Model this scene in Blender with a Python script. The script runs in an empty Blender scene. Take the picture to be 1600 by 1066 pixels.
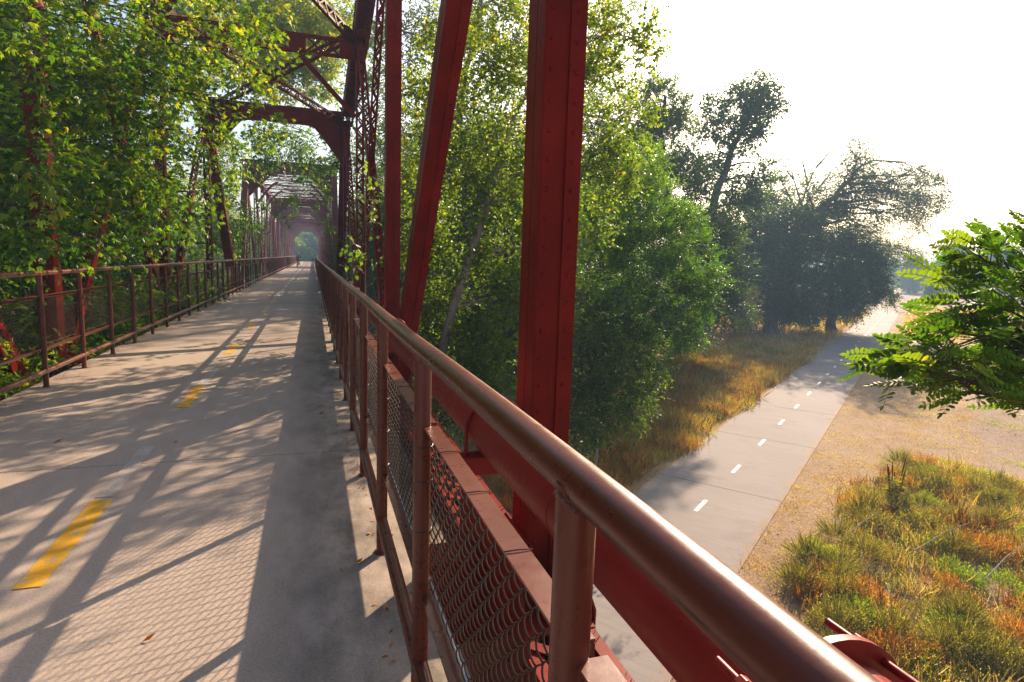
import bpy, bmesh, math, random
import numpy as np
from mathutils import Vector, Matrix
rng = np.random.default_rng(7); random.seed(7)
SC = bpy.context.scene; COL = SC.collection
D2R = math.radians
# ------------------------------------------------------------------ camera
CH = 1.63; HAZE_D = 0.0017; DM = 2.6
RR = np.array([[0.95033791, -0.01048324, 0.31104335], [-0.30960019, -0.1336797, 0.94142311], [0.03171101, -0.99096914, -0.1302865]])
cam = bpy.data.cameras.new('camera'); co = bpy.data.objects.new('camera', cam); COL.objects.link(co)
M = Matrix.Identity(4)
for i in range(3):
    M[i][0] = RR[i][0]; M[i][1] = -RR[i][1]; M[i][2] = -RR[i][2]
M[2][3] = CH
co.matrix_world = M
cam.sensor_width = 36; cam.lens = 947.2/1600*36; cam.clip_start = 0.03; cam.clip_end = 3000
SC.camera = co
FP = 947.2
def ray(px, py): return RR @ np.array([px-800, py-533, FP])
def onz(px, py, z): d = ray(px, py); return d*(z-CH)/d[2]+np.array([0, 0, CH])
def ony(px, py, y): d = ray(px, py); return d*y/d[1]+np.array([0, 0, CH])
def atd(px, py, dist): d = ray(px, py); d = d/np.linalg.norm(d); return d*dist+np.array([0, 0, CH])
# ------------------------------------------------------------------ sky and sun
SUN_EL = D2R(26.2); SUN_AZ = D2R(43.6)          # azimuth from +Y towards +X
w = bpy.data.worlds.new('World'); SC.world = w; w.use_nodes = True
nt = w.node_tree; nt.nodes.clear()
sky = nt.nodes.new('ShaderNodeTexSky'); sky.sky_type = 'NISHITA'; sky.sun_disc = False
sky.sun_elevation = SUN_EL; sky.sun_rotation = SUN_AZ
sky.air_density = 1.0; sky.dust_density = 3.0; sky.ozone_density = 1.0
bg = nt.nodes.new('ShaderNodeBackground'); bg.inputs[1].default_value = 0.090
wo = nt.nodes.new('ShaderNodeOutputWorld')
nt.links.new(sky.outputs[0], bg.inputs[0]); nt.links.new(bg.outputs[0], wo.inputs[0])
sl = bpy.data.lights.new('sun', 'SUN'); sl.energy = 5.0; sl.angle = D2R(0.4); sl.color = (1.0, 0.77, 0.55)
so = bpy.data.objects.new('sun', sl); COL.objects.link(so)
SD = Vector((math.cos(SUN_EL)*math.sin(SUN_AZ), math.cos(SUN_EL)*math.cos(SUN_AZ), math.sin(SUN_EL)))
so.rotation_euler = SD.to_track_quat('Z', 'Y').to_euler()
so.location = SD*60
SC.view_settings.view_transform = 'Standard'; SC.view_settings.look = 'None'; SC.view_settings.gamma = 1
SC.view_settings.exposure = 1.32
SC.cycles.max_bounces = 8; SC.cycles.transparent_max_bounces = 12
# ------------------------------------------------------------------ material helpers
def mat(name):
    m = bpy.data.materials.new(name); m.use_nodes = True
    n = m.node_tree; n.nodes.clear()
    return m, n
def N(n, t, **k):
    x = n.nodes.new(t)
    for a, v in k.items():
        if a.startswith('i_'):
            x.inputs[int(a[2:])].default_value = v
        else: setattr(x, a, v)
    return x
def ramp(n, fac, stops):
    r = n.nodes.new('ShaderNodeValToRGB'); e = r.color_ramp.elements
    while len(e) < len(stops): e.new(0.5)
    for k, (p, c) in enumerate(stops): e[k].position = p; e[k].color = (*c, 1)
    if fac is not None: n.links.new(fac, r.inputs[0])
    return r
def noise(n, scale, detail=4, rough=0.55, vec=None):
    x = n.nodes.new('ShaderNodeTexNoise'); x.inputs['Scale'].default_value = scale; x.inputs['Detail'].default_value = detail; x.inputs['Roughness'].default_value = rough
    if vec is not None: n.links.new(vec, x.inputs['Vector'])
    return x
def objco(n, scale=None):
    g = n.nodes.new('ShaderNodeNewGeometry')
    if scale is None: return g.outputs['Position']
    mp = n.nodes.new('ShaderNodeMapping'); mp.inputs['Scale'].default_value = scale
    n.links.new(g.outputs['Position'], mp.inputs[0]); return mp.outputs[0]
def mix(n, fac, a, b, mode='MIX'):
    x = n.nodes.new('ShaderNodeMix'); x.data_type = 'RGBA'; x.blend_type = mode
    for s, v in ((0, fac), (6, a), (7, b)):
        if hasattr(v, 'is_output') or isinstance(v, bpy.types.NodeSocket): n.links.new(v, x.inputs[s])
        else: x.inputs[s].default_value = v if s == 0 else ((*v, 1) if len(v) == 3 else v)
    return x.outputs[2]
def out(n, col, rough=0.6, bumpfac=None, bump=0.3, dist=0.01, metal=0.0, spec=0.5):
    p = n.nodes.new('ShaderNodeBsdfPrincipled'); o = n.nodes.new('ShaderNodeOutputMaterial')
    if isinstance(col, bpy.types.NodeSocket): n.links.new(col, p.inputs['Base Color'])
    else: p.inputs['Base Color'].default_value = (*col, 1)
    if isinstance(rough, bpy.types.NodeSocket): n.links.new(rough, p.inputs['Roughness'])
    else: p.inputs['Roughness'].default_value = rough
    p.inputs['Metallic'].default_value = metal
    p.inputs['Specular IOR Level'].default_value = spec
    if bumpfac is not None:
        b = n.nodes.new('ShaderNodeBump'); b.inputs['Strength'].default_value = bump; b.inputs['Distance'].default_value = dist
        n.links.new(bumpfac, b.inputs['Height']); n.links.new(b.outputs[0], p.inputs['Normal'])
    n.links.new(p.outputs[0], o.inputs[0]); return p
def steel(name, c1, c2, c3, rough=0.45, scale=3.0, spots=None, spec=0.3, streak=.5, mx=.22, rv=1.0, seam=False):
    m, n = mat(name); pos = objco(n)
    a = noise(n, scale, 6, 0.6, pos); b = noise(n, scale*14, 4, 0.7, pos)
    r = ramp(n, a.outputs[0], [(0.3, c1), (0.52, c2), (0.75, c3)])
    c = mix(n, mx, r.outputs[0], ramp(n, b.outputs[0], [(0.35, c1), (0.7, c3)]).outputs[0])
    st_ = noise(n, 5, 5, 0.7, objco(n, (5, 5, .35))); c = mix(n, ramp(n, st_.outputs[0], [(0.58, (0, 0, 0)), (0.75, (streak,)*3)]).outputs[0], c, (c1[0]*.45, c1[1]*.7, c1[2]*.8))
    if spots:
        s = noise(n, spots[1], 3, 0.6, objco(n, (1, spots[3] if len(spots) > 3 else 1, 1)))
        f = ramp(n, s.outputs[0], [(spots[2], (0, 0, 0)), (spots[2]+0.03, (1, 1, 1))])
        c = mix(n, f.outputs[0], c, spots[0])
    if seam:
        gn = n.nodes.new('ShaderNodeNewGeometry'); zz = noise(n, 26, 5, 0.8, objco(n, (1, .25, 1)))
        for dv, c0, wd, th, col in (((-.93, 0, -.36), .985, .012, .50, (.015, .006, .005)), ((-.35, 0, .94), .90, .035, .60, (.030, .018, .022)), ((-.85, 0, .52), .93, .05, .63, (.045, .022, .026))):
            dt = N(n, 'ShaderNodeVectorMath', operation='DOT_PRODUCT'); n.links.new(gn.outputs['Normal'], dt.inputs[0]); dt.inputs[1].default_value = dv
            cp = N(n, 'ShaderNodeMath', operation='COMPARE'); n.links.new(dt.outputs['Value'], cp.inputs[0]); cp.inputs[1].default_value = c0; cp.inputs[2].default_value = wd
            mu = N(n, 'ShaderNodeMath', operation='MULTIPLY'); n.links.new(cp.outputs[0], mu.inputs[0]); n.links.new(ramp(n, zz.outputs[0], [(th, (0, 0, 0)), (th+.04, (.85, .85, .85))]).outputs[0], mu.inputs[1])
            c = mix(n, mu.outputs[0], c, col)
    rr = ramp(n, b.outputs[0], [(0.3, (rough-0.12*rv,)*3), (0.75, (rough+0.15*rv,)*3)])
    out(n, c, rr.outputs[0], b.outputs[0], 0.12, 0.004, spec=spec); return m
MT = {}
MT['steel'] = steel('oxide_red_bridge_paint', (0.10, 0.0045, 0.0015), (0.175, 0.0070, 0.0022), (0.25, 0.0150, 0.0055), 0.48, 2.0, ((0.07, 0.012, 0.008), 22, 0.70), .08)
MT['steel_far'] = steel('pinkish_bridge_paint', (0.12, 0.014, 0.016), (0.18, 0.022, 0.026), (0.24, 0.05, 0.05), 0.42, 1.0, None, .5)  # paler, pinker red than the nearest span
MT['pipe'] = steel('water_pipe_red_paint', (0.17, 0.0070, 0.0045), (0.24, 0.0100, 0.0060), (0.29, 0.016, 0.010), 0.42, 2.5, ((0.04, 0.01, 0.01), 60, 0.76), .25)
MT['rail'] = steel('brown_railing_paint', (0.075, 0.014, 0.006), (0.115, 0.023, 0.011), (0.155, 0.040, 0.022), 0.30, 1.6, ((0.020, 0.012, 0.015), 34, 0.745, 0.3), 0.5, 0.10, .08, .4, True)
MT['wire'] = steel('weathered_fence_wire', (0.025, 0.014, 0.008), (0.05, 0.030, 0.018), (0.09, 0.055, 0.035), 0.35, 30)
MT['galv'] = steel('galvanised_post', (0.28, 0.29, 0.30), (0.36, 0.37, 0.38), (0.42, 0.43, 0.44), 0.4, 12)
MT['signback'] = steel('dull_brown_sign_back', (0.06, 0.05, 0.045), (0.08, 0.065, 0.055), (0.10, 0.08, 0.07), 0.5, 9)
def concrete():
    m, n = mat('bridge_deck_concrete'); pos = objco(n)
    a = noise(n, 0.9, 6, 0.65, pos); b = noise(n, 85, 4, 0.85, pos); d = noise(n, 7, 5, 0.65, objco(n, (1, 0.35, 1)))
    c = ramp(n, a.outputs[0], [(0.3, (0.330, 0.254, 0.199)), (0.7, (0.462, 0.366, 0.292))]).outputs[0]
    c = mix(n, 0.6, c, ramp(n, b.outputs[0], [(0.32, (0.158, 0.124, 0.099)), (0.62, (0.554, 0.446, 0.357))]).outputs[0])
    c = mix(n, 0.25, c, ramp(n, d.outputs[0], [(0.35, (0.264, 0.217, 0.181)), (0.65, (0.449, 0.372, 0.316))]).outputs[0])
    # damp stains along the right kerb line and the left rail
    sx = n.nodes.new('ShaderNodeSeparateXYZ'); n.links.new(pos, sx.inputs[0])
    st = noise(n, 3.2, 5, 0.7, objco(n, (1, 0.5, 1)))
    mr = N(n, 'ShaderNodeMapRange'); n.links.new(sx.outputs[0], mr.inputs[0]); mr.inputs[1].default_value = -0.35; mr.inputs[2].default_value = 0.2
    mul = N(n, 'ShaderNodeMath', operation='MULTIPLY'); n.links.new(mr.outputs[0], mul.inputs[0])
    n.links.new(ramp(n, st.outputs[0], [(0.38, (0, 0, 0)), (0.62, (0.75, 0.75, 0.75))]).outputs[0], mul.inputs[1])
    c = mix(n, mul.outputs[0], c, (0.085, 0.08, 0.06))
    ml = N(n, 'ShaderNodeMapRange'); n.links.new(sx.outputs[0], ml.inputs[0]); ml.inputs[1].default_value = -2.6; ml.inputs[2].default_value = -3.1
    mu2 = N(n, 'ShaderNodeMath', operation='MULTIPLY'); n.links.new(ml.outputs[0], mu2.inputs[0])
    n.links.new(ramp(n, st.outputs[0], [(0.35, (0, 0, 0)), (0.6, (0.6, 0.6, 0.6))]).outputs[0], mu2.inputs[1])
    c = mix(n, mu2.outputs[0], c, (0.12, 0.10, 0.075))
    sp = noise(n, 24, 2, 0.5, pos)
    c = mix(n, ramp(n, sp.outputs[0], [(0.74, (0, 0, 0)), (0.77, (0.6, 0.6, 0.6))]).outputs[0], c, (0.07, 0.06, 0.05))
    out(n, c, 0.8, b.outputs[0], 0.35, 0.002, spec=0.2); return m
MT['deck'] = concrete()
def joint_mat():
    m, n = mat('dark_joint_filler'); a = noise(n, 30, 3, 0.5, objco(n)); out(n, ramp(n, a.outputs[0], [(0.3, (0.02, 0.018, 0.015)), (0.7, (0.05, 0.045, 0.04))]).outputs[0], 0.9); return m
MT['joint'] = joint_mat()
def paint(name, c, lo, hi, under, wear_scale=14):
    m, n = mat(name); pos = objco(n, (1, 0.5, 1)); a = noise(n, wear_scale, 6, 0.7, pos); b = noise(n, 70, 4, 0.7, objco(n))
    f = ramp(n, a.outputs[0], [(lo, (0, 0, 0)), (hi, (1, 1, 1))])
    cc = mix(n, 0.35, c, ramp(n, b.outputs[0], [(0.3, tuple(x*0.6 for x in c)), (0.7, tuple(min(1, x*1.2) for x in c))]).outputs[0])
    uu = ramp(n, b.outputs[0], [(0.3, tuple(x*0.7 for x in under)), (0.7, tuple(x*1.3 for x in under))])
    out(n, mix(n, f.outputs[0], uu.outputs[0], cc), 0.6, b.outputs[0], 0.4, 0.003); return m
MT['yellow'] = paint('worn_yellow_road_paint', (0.66, 0.34, 0.015), 0.385, 0.44, (0.36, 0.30, 0.25), 12)
MT['oldline'] = paint('ghost_of_old_line', (0.50, 0.46, 0.42), 0.46, 0.70, (0.36, 0.30, 0.255), 6)
MT['white'] = paint('white_road_paint', (0.68, 0.66, 0.61), 0.40, 0.47, (0.30, 0.27, 0.25), 10)
def pathmat():
    m, n = mat('broomed_path_concrete'); pos = objco(n)
    # broom marks run across the path (direction u = (0.789, 0.614) along)
    mp = N(n, 'ShaderNodeMapping'); n.links.new(pos, mp.inputs[0]); mp.inputs['Rotation'].default_value = (0, 0, -math.atan2(0.614, 0.789)); 
    mp2 = N(n, 'ShaderNodeMapping'); n.links.new(mp.outputs[0], mp2.inputs[0]); mp2.inputs['Scale'].default_value = (9, 0.5, 1)
    a = noise(n, 1.6, 5, 0.7, mp2.outputs[0]); b = noise(n, 0.25, 5, 0.6, pos); g = noise(n, 35, 3, 0.7, pos)
    c = ramp(n, a.outputs[0], [(0.3, (0.183, 0.160, 0.150)), (0.7, (0.293, 0.258, 0.248))]).outputs[0]
    c = mix(n, 0.4, c, ramp(n, b.outputs[0], [(0.35, (0.193, 0.170, 0.161)), (0.65, (0.290, 0.260, 0.249))]).outputs[0])
    c = mix(n, 0.2, c, ramp(n, g.outputs[0], [(0.3, (0.150, 0.134, 0.132)), (0.7, (0.347, 0.311, 0.300))]).outputs[0])
    dt = N(n, 'ShaderNodeVectorMath', operation='DOT_PRODUCT'); n.links.new(pos, dt.inputs[0]); dt.inputs[1].default_value = (0.6141, -0.7892, 0)
    ce = N(n, 'ShaderNodeMath', operation='ADD'); n.links.new(dt.outputs['Value'], ce.inputs[0]); ce.inputs[1].default_value = 4.313
    ab = N(n, 'ShaderNodeMath', operation='ABSOLUTE'); n.links.new(ce.outputs[0], ab.inputs[0])
    eg = N(n, 'ShaderNodeMapRange'); n.links.new(ab.outputs[0], eg.inputs[0]); eg.inputs[1].default_value = 1.35; eg.inputs[2].default_value = 1.74
    sn = noise(n, 2.2, 6, 0.8, pos); ad = N(n, 'ShaderNodeMath', operation='MULTIPLY_ADD'); n.links.new(eg.outputs[0], ad.inputs[0]); ad.inputs[1].default_value = 0.42; n.links.new(sn.outputs[0], ad.inputs[2])
    c = mix(n, ramp(n, ad.outputs[0], [(0.70, (0, 0, 0)), (0.86, (1, 1, 1))]).outputs[0], c, (0.275, 0.210, 0.168))
    s2 = noise(n, 0.8, 6, 0.75, pos); c = mix(n, ramp(n, s2.outputs[0], [(0.55, (0, 0, 0)), (0.75, (.6, .6, .6))]).outputs[0], c, (0.122, 0.100, 0.090))
    out(n, c, 0.85, a.outputs[0], 0.25, 0.01, spec=0.15); return m
MT['path'] = pathmat()
def groundmat():
    m, n = mat('dry_ground'); pos = objco(n)
    a = noise(n, 0.16, 6, 0.6, pos); b = noise(n, 3, 6, 0.8, pos); g = noise(n, 16, 5, 0.85, pos); h = noise(n, 0.5, 5, 0.6, pos)
    c = ramp(n, a.outputs[0], [(0.30, (0.27, 0.185, 0.135)), (0.5, (0.34, 0.235, 0.17)), (0.7, (0.30, 0.24, 0.20))]).outputs[0]
    c = mix(n, 0.65, c, ramp(n, b.outputs[0], [(0.34, (0.12, 0.08, 0.045)), (0.52, (0.29, 0.20, 0.14)), (0.72, (0.44, 0.33, 0.25))]).outputs[0])
    c = mix(n, 0.5, c, ramp(n, g.outputs[0], [(0.36, (0.09, 0.06, 0.04)), (0.5, (0.30, 0.21, 0.14)), (0.64, (0.58, 0.44, 0.32))]).outputs[0])
    c = mix(n, ramp(n, h.outputs[0], [(0.56, (0, 0, 0)), (0.72, (0.55, 0.55, 0.55))]).outputs[0], c, (0.16, 0.135, 0.05))
    out(n, c, 0.95, g.outputs[0], 0.8, 0.03, spec=0.2); return m
MT['ground'] = groundmat()
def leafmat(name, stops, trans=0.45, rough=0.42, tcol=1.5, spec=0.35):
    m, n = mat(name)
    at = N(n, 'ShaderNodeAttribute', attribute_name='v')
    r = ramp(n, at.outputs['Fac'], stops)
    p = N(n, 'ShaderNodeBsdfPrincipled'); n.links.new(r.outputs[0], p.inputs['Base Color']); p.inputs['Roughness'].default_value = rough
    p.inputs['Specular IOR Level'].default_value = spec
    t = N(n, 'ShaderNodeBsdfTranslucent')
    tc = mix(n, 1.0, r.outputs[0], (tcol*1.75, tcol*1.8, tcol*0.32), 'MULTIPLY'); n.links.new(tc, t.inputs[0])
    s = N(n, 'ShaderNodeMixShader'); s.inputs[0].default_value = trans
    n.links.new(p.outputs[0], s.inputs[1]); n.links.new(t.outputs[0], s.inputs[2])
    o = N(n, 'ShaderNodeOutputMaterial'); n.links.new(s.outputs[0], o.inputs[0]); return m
MT['leaf_elder'] = leafmat('boxelder_leaf', [(0, (0.020, 0.060, 0.010)), (0.45, (0.060, 0.130, 0.014)), (0.8, (0.14, 0.20, 0.016)), (1, (0.28, 0.26, 0.02))], 0.42, 0.40, 1.6, .25)
MT['leaf_birch'] = leafmat('small_cottonwood_leaf', [(0, (0.032, 0.062, 0.018)), (0.5, (0.075, 0.120, 0.024)), (0.85, (0.14, 0.19, 0.028)), (0.96, (0.20, 0.22, 0.03)), (1, (0.30, 0.24, 0.03))], 0.45, 0.48, 1.7, 0.25)
MT['leaf_locust'] = leafmat('locust_leaf', [(0, (0.020, 0.060, 0.012)), (0.5, (0.055, 0.125, 0.014)), (1, (0.14, 0.21, 0.020))], 0.45, .45, 1.6)
MT['leaf_dark'] = leafmat('dark_willow_leaf', [(0, (0.022, 0.045, 0.026)), (0.6, (0.045, 0.085, 0.036)), (1, (0.11, 0.15, 0.04))], 0.35)
MT['leaf_sparse'] = leafmat('greyish_leaf', [(0, (0.03, 0.055, 0.03)), (0.6, (0.055, 0.085, 0.04)), (1, (0.15, 0.14, 0.04))], 0.4)
MT['leaf_yellow'] = leafmat('yellowing_leaf', [(0, (0.10, 0.13, 0.03)), (0.5, (0.25, 0.22, 0.04)), (1, (0.42, 0.28, 0.04))], 0.45)
MT['leaf_near'] = leafmat('bright_locust_leaf', [(0, (0.020, 0.062, 0.010)), (0.5, (0.052, 0.112, 0.014)), (0.93, (0.12, 0.17, 0.022)), (1, (0.26, 0.22, 0.03))], 0.5, 0.5, 1.25, 0.2)
MT['grass_dry'] = leafmat('dry_grass', [(0, (0.27, 0.15, 0.05)), (0.4, (0.43, 0.27, 0.095)), (0.75, (0.55, 0.40, 0.19)), (1, (0.66, 0.53, 0.34))], 0.4, 0.7, 1.0, 0.1)
MT['grass_rust'] = leafmat('rusty_weed', [(0, (0.22, 0.07, 0.02)), (0.5, (0.44, 0.165, 0.04)), (1, (0.52, 0.29, 0.10))], 0.4, 0.7, 1.0, 0.1)
MT['grass_olive'] = leafmat('olive_weed', [(0, (0.09, 0.09, 0.03)), (0.5, (0.19, 0.18, 0.055)), (0.85, (0.34, 0.29, 0.12)), (1, (0.6, 0.52, 0.33))], 0.4, 0.7, 1.1, 0.1)
MT['grass_green'] = leafmat('green_weed', [(0, (0.08, 0.13, 0.025)), (0.5, (0.16, 0.24, 0.04)), (1, (0.34, 0.36, 0.08))], 0.45, 0.6, 1.3, 0.2)
def bark(name, c1, c2, sc=6):
    m, n = mat(name); a = noise(n, sc, 6, 0.7, objco(n, (1, 1, 0.3))); out(n, ramp(n, a.outputs[0], [(0.3, c1), (0.7, c2)]).outputs[0], 0.85, a.outputs[0], 0.6, 0.03, spec=0.2); return m
MT['bark_dark'] = bark('dark_bark', (0.030, 0.022, 0.016), (0.09, 0.07, 0.05))
MT['bark_pale'] = bark('pale_bark', (0.14, 0.11, 0.08), (0.33, 0.27, 0.21))
MT['bark_grey'] = bark('grey_bark', (0.07, 0.06, 0.05), (0.17, 0.15, 0.13))
# ------------------------------------------------------------------ object helpers
def empty(name, loc=(0, 0, 0)):
    o = bpy.data.objects.new(name, None); o.location = loc; COL.objects.link(o); o.empty_display_size = 0.3; return o
def tag(o, label=None, cat=None, group=None, kind=None):
    if label: o['label'] = label
    if cat: o['category'] = cat
    if group: o['group'] = group
    if kind: o['kind'] = kind
    return o
def link(name, me, m, parent=None, label=None):
    if m is not None: me.materials.append(m)
    o = bpy.data.objects.new(name, me); COL.objects.link(o)
    if parent is not None:
        o.parent = parent
        if parent.type == 'EMPTY' or True:
            loc = Vector(parent.location); p = parent
            while p.parent is not None: p = p.parent; loc += Vector(p.location)
            o.location = -loc
            # keep geometry in world coordinates: shift the mesh instead of the object
            me.transform(Matrix.Translation(-loc)); o.location = (0, 0, 0)
    if label: o['label'] = label
    return o
class MB:
    def __init__(s): s.v = []; s.f = []; s.n = 0
    def add(s, V, F):
        V = np.asarray(V, float).reshape(-1, 3); s.v.append(V); k = s.n
        s.f.extend([tuple(i+k for i in f) for f in F]); s.n += len(V)
    def box(s, a, b):
        x0, y0, z0 = a; x1, y1, z1 = b
        V = [(x0, y0, z0), (x1, y0, z0), (x1, y1, z0), (x0, y1, z0), (x0, y0, z1), (x1, y0, z1), (x1, y1, z1), (x0, y1, z1)]
        s.add(V, [(0, 3, 2, 1), (4, 5, 6, 7), (0, 1, 5, 4), (1, 2, 6, 5), (2, 3, 7, 6), (3, 0, 4, 7)])
    def bar(s, p, q, w, h, up=(1, 0, 0)):
        """box from p to q; h measured along 'up' (made perpendicular), w along the third axis"""
        p = np.array(p, float); q = np.array(q, float); d = q-p; L = np.linalg.norm(d); d = d/L
        u = np.array(up, float); u = u-d*u.dot(d); u = u/np.linalg.norm(u); t = np.cross(d, u)
        V = []
        for e in (p, q):
            for a, b in ((-1, -1), (1, -1), (1, 1), (-1, 1)): V.append(e+u*h/2*a+t*w/2*b)
        s.add(V, [(0, 1, 2, 3), (7, 6, 5, 4), (0, 4, 5, 1), (1, 5, 6, 2), (2, 6, 7, 3), (3, 7, 4, 0)])
    def tube(s, pts, r, n=8, cap=True, up=None):
        pts = [np.array(p, float) for p in pts]; m = len(pts)
        rs = r if hasattr(r, '__len__') else [r]*m
        rings = []; prev = None
        for i in range(m):
            d = pts[min(i+1, m-1)]-pts[max(i-1, 0)]; d = d/(np.linalg.norm(d)+1e-9)
            if prev is None:
                a = np.array([0, 0, 1.]) if abs(d[2]) < 0.9 else np.array([1., 0, 0])
            else: a = prev
            u = a-d*a.dot(d); u /= np.linalg.norm(u)+1e-9; prev = u; t = np.cross(d, u)
            an = np.arange(n)*2*np.pi/n
            rings.append(pts[i]+rs[i]*(np.outer(np.cos(an), u)+np.outer(np.sin(an), t)))
        V = np.concatenate(rings); F = []
        for i in range(m-1):
            for j in range(n):
                k = (j+1) % n; F.append((i*n+j, i*n+k, (i+1)*n+k, (i+1)*n+j))
        if cap: F.append(tuple(range(n-1, -1, -1))); F.append(tuple((m-1)*n+j for j in range(n)))
        s.add(V, F)
    def dome(s, p, nrm, r):
        p = np.array(p, float); nrm = np.array(nrm, float); a = np.array([0, 0, 1.]) if abs(nrm[2]) < 0.9 else np.array([1., 0, 0])
        u = np.cross(nrm, a); u /= np.linalg.norm(u); t = np.cross(nrm, u); V = []
        for rr, h in ((r, 0), (r*0.75, r*0.5)):
            for j in range(6): V.append(p+rr*(math.cos(j*math.pi/3)*u+math.sin(j*math.pi/3)*t)+nrm*h)
        V.append(p+nrm*r*0.72)
        F = [(j, (j+1) % 6, 6+(j+1) % 6, 6+j) for j in range(6)]+[(6+j, 6+(j+1) % 6, 12) for j in range(6)]
        s.add(V, F)
    def prism(s, poly, d):
        """poly: list of 3-D points; d: extrusion vector"""
        P = [np.array(p, float) for p in poly]; n = len(P); d = np.array(d, float)
        s.add(P+[p+d for p in P], [tuple(range(n-1, -1, -1)), tuple(range(n, 2*n))]+[(i, (i+1) % n, n+(i+1) % n, n+i) for i in range(n)])
    def mesh(s, name, smooth=False):
        me = bpy.data.meshes.new(name); V = np.concatenate(s.v) if s.v else np.zeros((0, 3))
        me.from_pydata(V.tolist(), [], s.f); me.update()
        bm = bmesh.new(); bm.from_mesh(me); bmesh.ops.recalc_face_normals(bm, faces=bm.faces); bm.to_mesh(me); bm.free()
        if smooth:
            me.shade_smooth()
            me.set_sharp_from_angle(angle=D2R(40))
        return me
    def build(s, name, m, parent=None, smooth=False, label=None): return link(name, s.mesh(name, smooth), m, parent, label)
def bevel(o, wd=0.004, seg=2):
    b = o.modifiers.new('bevel', 'BEVEL'); b.width = wd; b.segments = seg; b.limit_method = 'ANGLE'; return o
def copy_tree(o, parent=None, off=None):
    c = o.copy(); COL.objects.link(c)
    if parent is not None: c.parent = parent
    if off is not None: c.location = Vector(o.location)+Vector(off)
    for ch in list(o.children): copy_tree(ch, c)
    return c
# ================================================================== STRUCTURE
GZ = -4.6
U = np.array([0.789, 0.614, 0.0]); U /= np.linalg.norm(U); W = np.array([U[1], -U[0], 0])    # along / right of the lower path
def hgt(x, y):
    """gentle terrain relief, flat near the path"""
    P = np.array([x, y]); q = P-np.array([10.0, 13.4]); s = q.dot(W[:2]); t = q.dot(U[:2])
    k = max(0.0, min(1.0, (abs(s)-3.2)/6.0)); k = k*k*(3-2*k)
    h = 0.16*math.sin(x*0.35+y*0.21)+0.12*math.sin(x*0.13-y*0.44+1)+0.05*math.sin(x*1.3)*math.sin(y*1.1)
    return GZ+k*h-0.02
m_ = MB(); xs = np.unique(np.concatenate([np.linspace(-900, -40, 14), np.linspace(-40, 110, 160), np.linspace(110, 1500, 18)]))
ys = np.unique(np.concatenate([np.linspace(-300, -20, 8), np.linspace(-20, 120, 150), np.linspace(120, 1700, 20)]))
V = [(x, y, hgt(x, y)) for x in xs for y in ys]; ny = len(ys)
F = [(i*ny+j, (i+1)*ny+j, (i+1)*ny+j+1, i*ny+j+1) for i in range(len(xs)-1) for j in range(ny-1)]
m_.add(V, F); g = m_.build('ground', MT['ground'], smooth=True); tag(g, kind='structure')
# lower path: edges from the photograph, straight then bending right far away
C0 = np.array([9.70, 12.05, 0])   # a point on the centre line (dash row)
def pathpt(t, s):
    bend = 0.0 if t < 92 else -(t-92)**2*0.006
    return C0+U*t+W*(s+bend)+np.array([0, 0, GZ+0.0])
m_ = MB(); tt = np.concatenate([np.linspace(-60, 95, 32), np.linspace(98, 200, 30)])
for a, b in zip(tt[:-1], tt[1:]):
    m_.prism([pathpt(a, -2.5), pathpt(a, .98), pathpt(b, .98), pathpt(b, -2.5)], (0, 0, -0.15))
p = m_.build('path', MT['path']); tag(p, kind='structure')
# transverse saw joints and dashes are parts of the path
m_ = MB()
for k in range(-8, 20):
    t = k*6.1+2.2; m_.prism([pathpt(t, -2.49)+[0, 0, .004], pathpt(t, .97)+[0, 0, .004], pathpt(t+0.008, .97)+[0, 0, .004], pathpt(t+0.008, -2.49)+[0, 0, .004]], (0, 0, -0.02))
m_.build('saw_joints', MT['joint'], p)
d0 = np.array([9.70, 12.9]); 
for k in range(-3, 26):
    ctr = onz(1095, 790, GZ)+U*(3.66*k); ctr[2] = GZ+0.004
    m_ = MB(); q = [ctr+U*a+W*b for a, b in ((-.45, -.05), (.45, -.05), (.45, .05), (-.45, .05))]
    m_.prism(q, (0, 0, -0.02)); m_.build('white_dash', MT['white'], p)
# bridge deck -------------------------------------------------------
XL0, XR0 = -3.14, 0.50
yj = [-8, -3.05, 5.14, 13.3, 21.5, 29.7, 37.3, 46, 54, 62, 70, 76.9, 85, 93, 101, 109, 116.2, 125, 133, 141, 149, 156]
m_ = MB()
for a, b in zip(yj[:-1], yj[1:]): m_.box((XL0, a+0.006, -0.22), (XR0, b-0.006, 0.0))
deck = m_.build('bridge_deck', MT['deck']); tag(deck, kind='structure')
m_ = MB()
for a in yj[1:-1]: m_.box((XL0+0.002, a-0.0058, -0.2), (XR0-0.002, a+0.0058, -0.010))
m_.build('joint_filler', MT['joint'], deck)
xc = -1.32
for k in range(-1, 30):
    y0 = 3.30+3.66*k; m_ = MB()
    if y0 < -2: continue
    # worn, slightly ragged edges
    n_ = 12; L = [(xc-0.060+random.uniform(-.003, .003), y0+1.12*i/n_) for i in range(n_+1)]; R_ = [(xc+0.060+random.uniform(-.003, .003), y0+1.12*i/n_) for i in range(n_+1)]
    V = [(x, y, 0.004) for x, y in L]+[(x, y, 0.004) for x, y in R_]
    m_.add(V, [(i, n_+1+i, n_+2+i, i+1) for i in range(n_)])
    m_.build('yellow_dash' if k < 12 else 'faded_dash', MT['yellow'] if k < 6 else MT['white'], deck)
    m_ = MB(); V = [(xc-.055, y0+1.16, .004), (xc+.055, y0+1.16, .004), (xc+.05, y0+2.3, .004), (xc-.05, y0+2.3, .004)]; m_.add(V, [(0, 1, 2, 3)])
    if k < 12: m_.build('old_line_ghost', MT['oldline'], deck)
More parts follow.
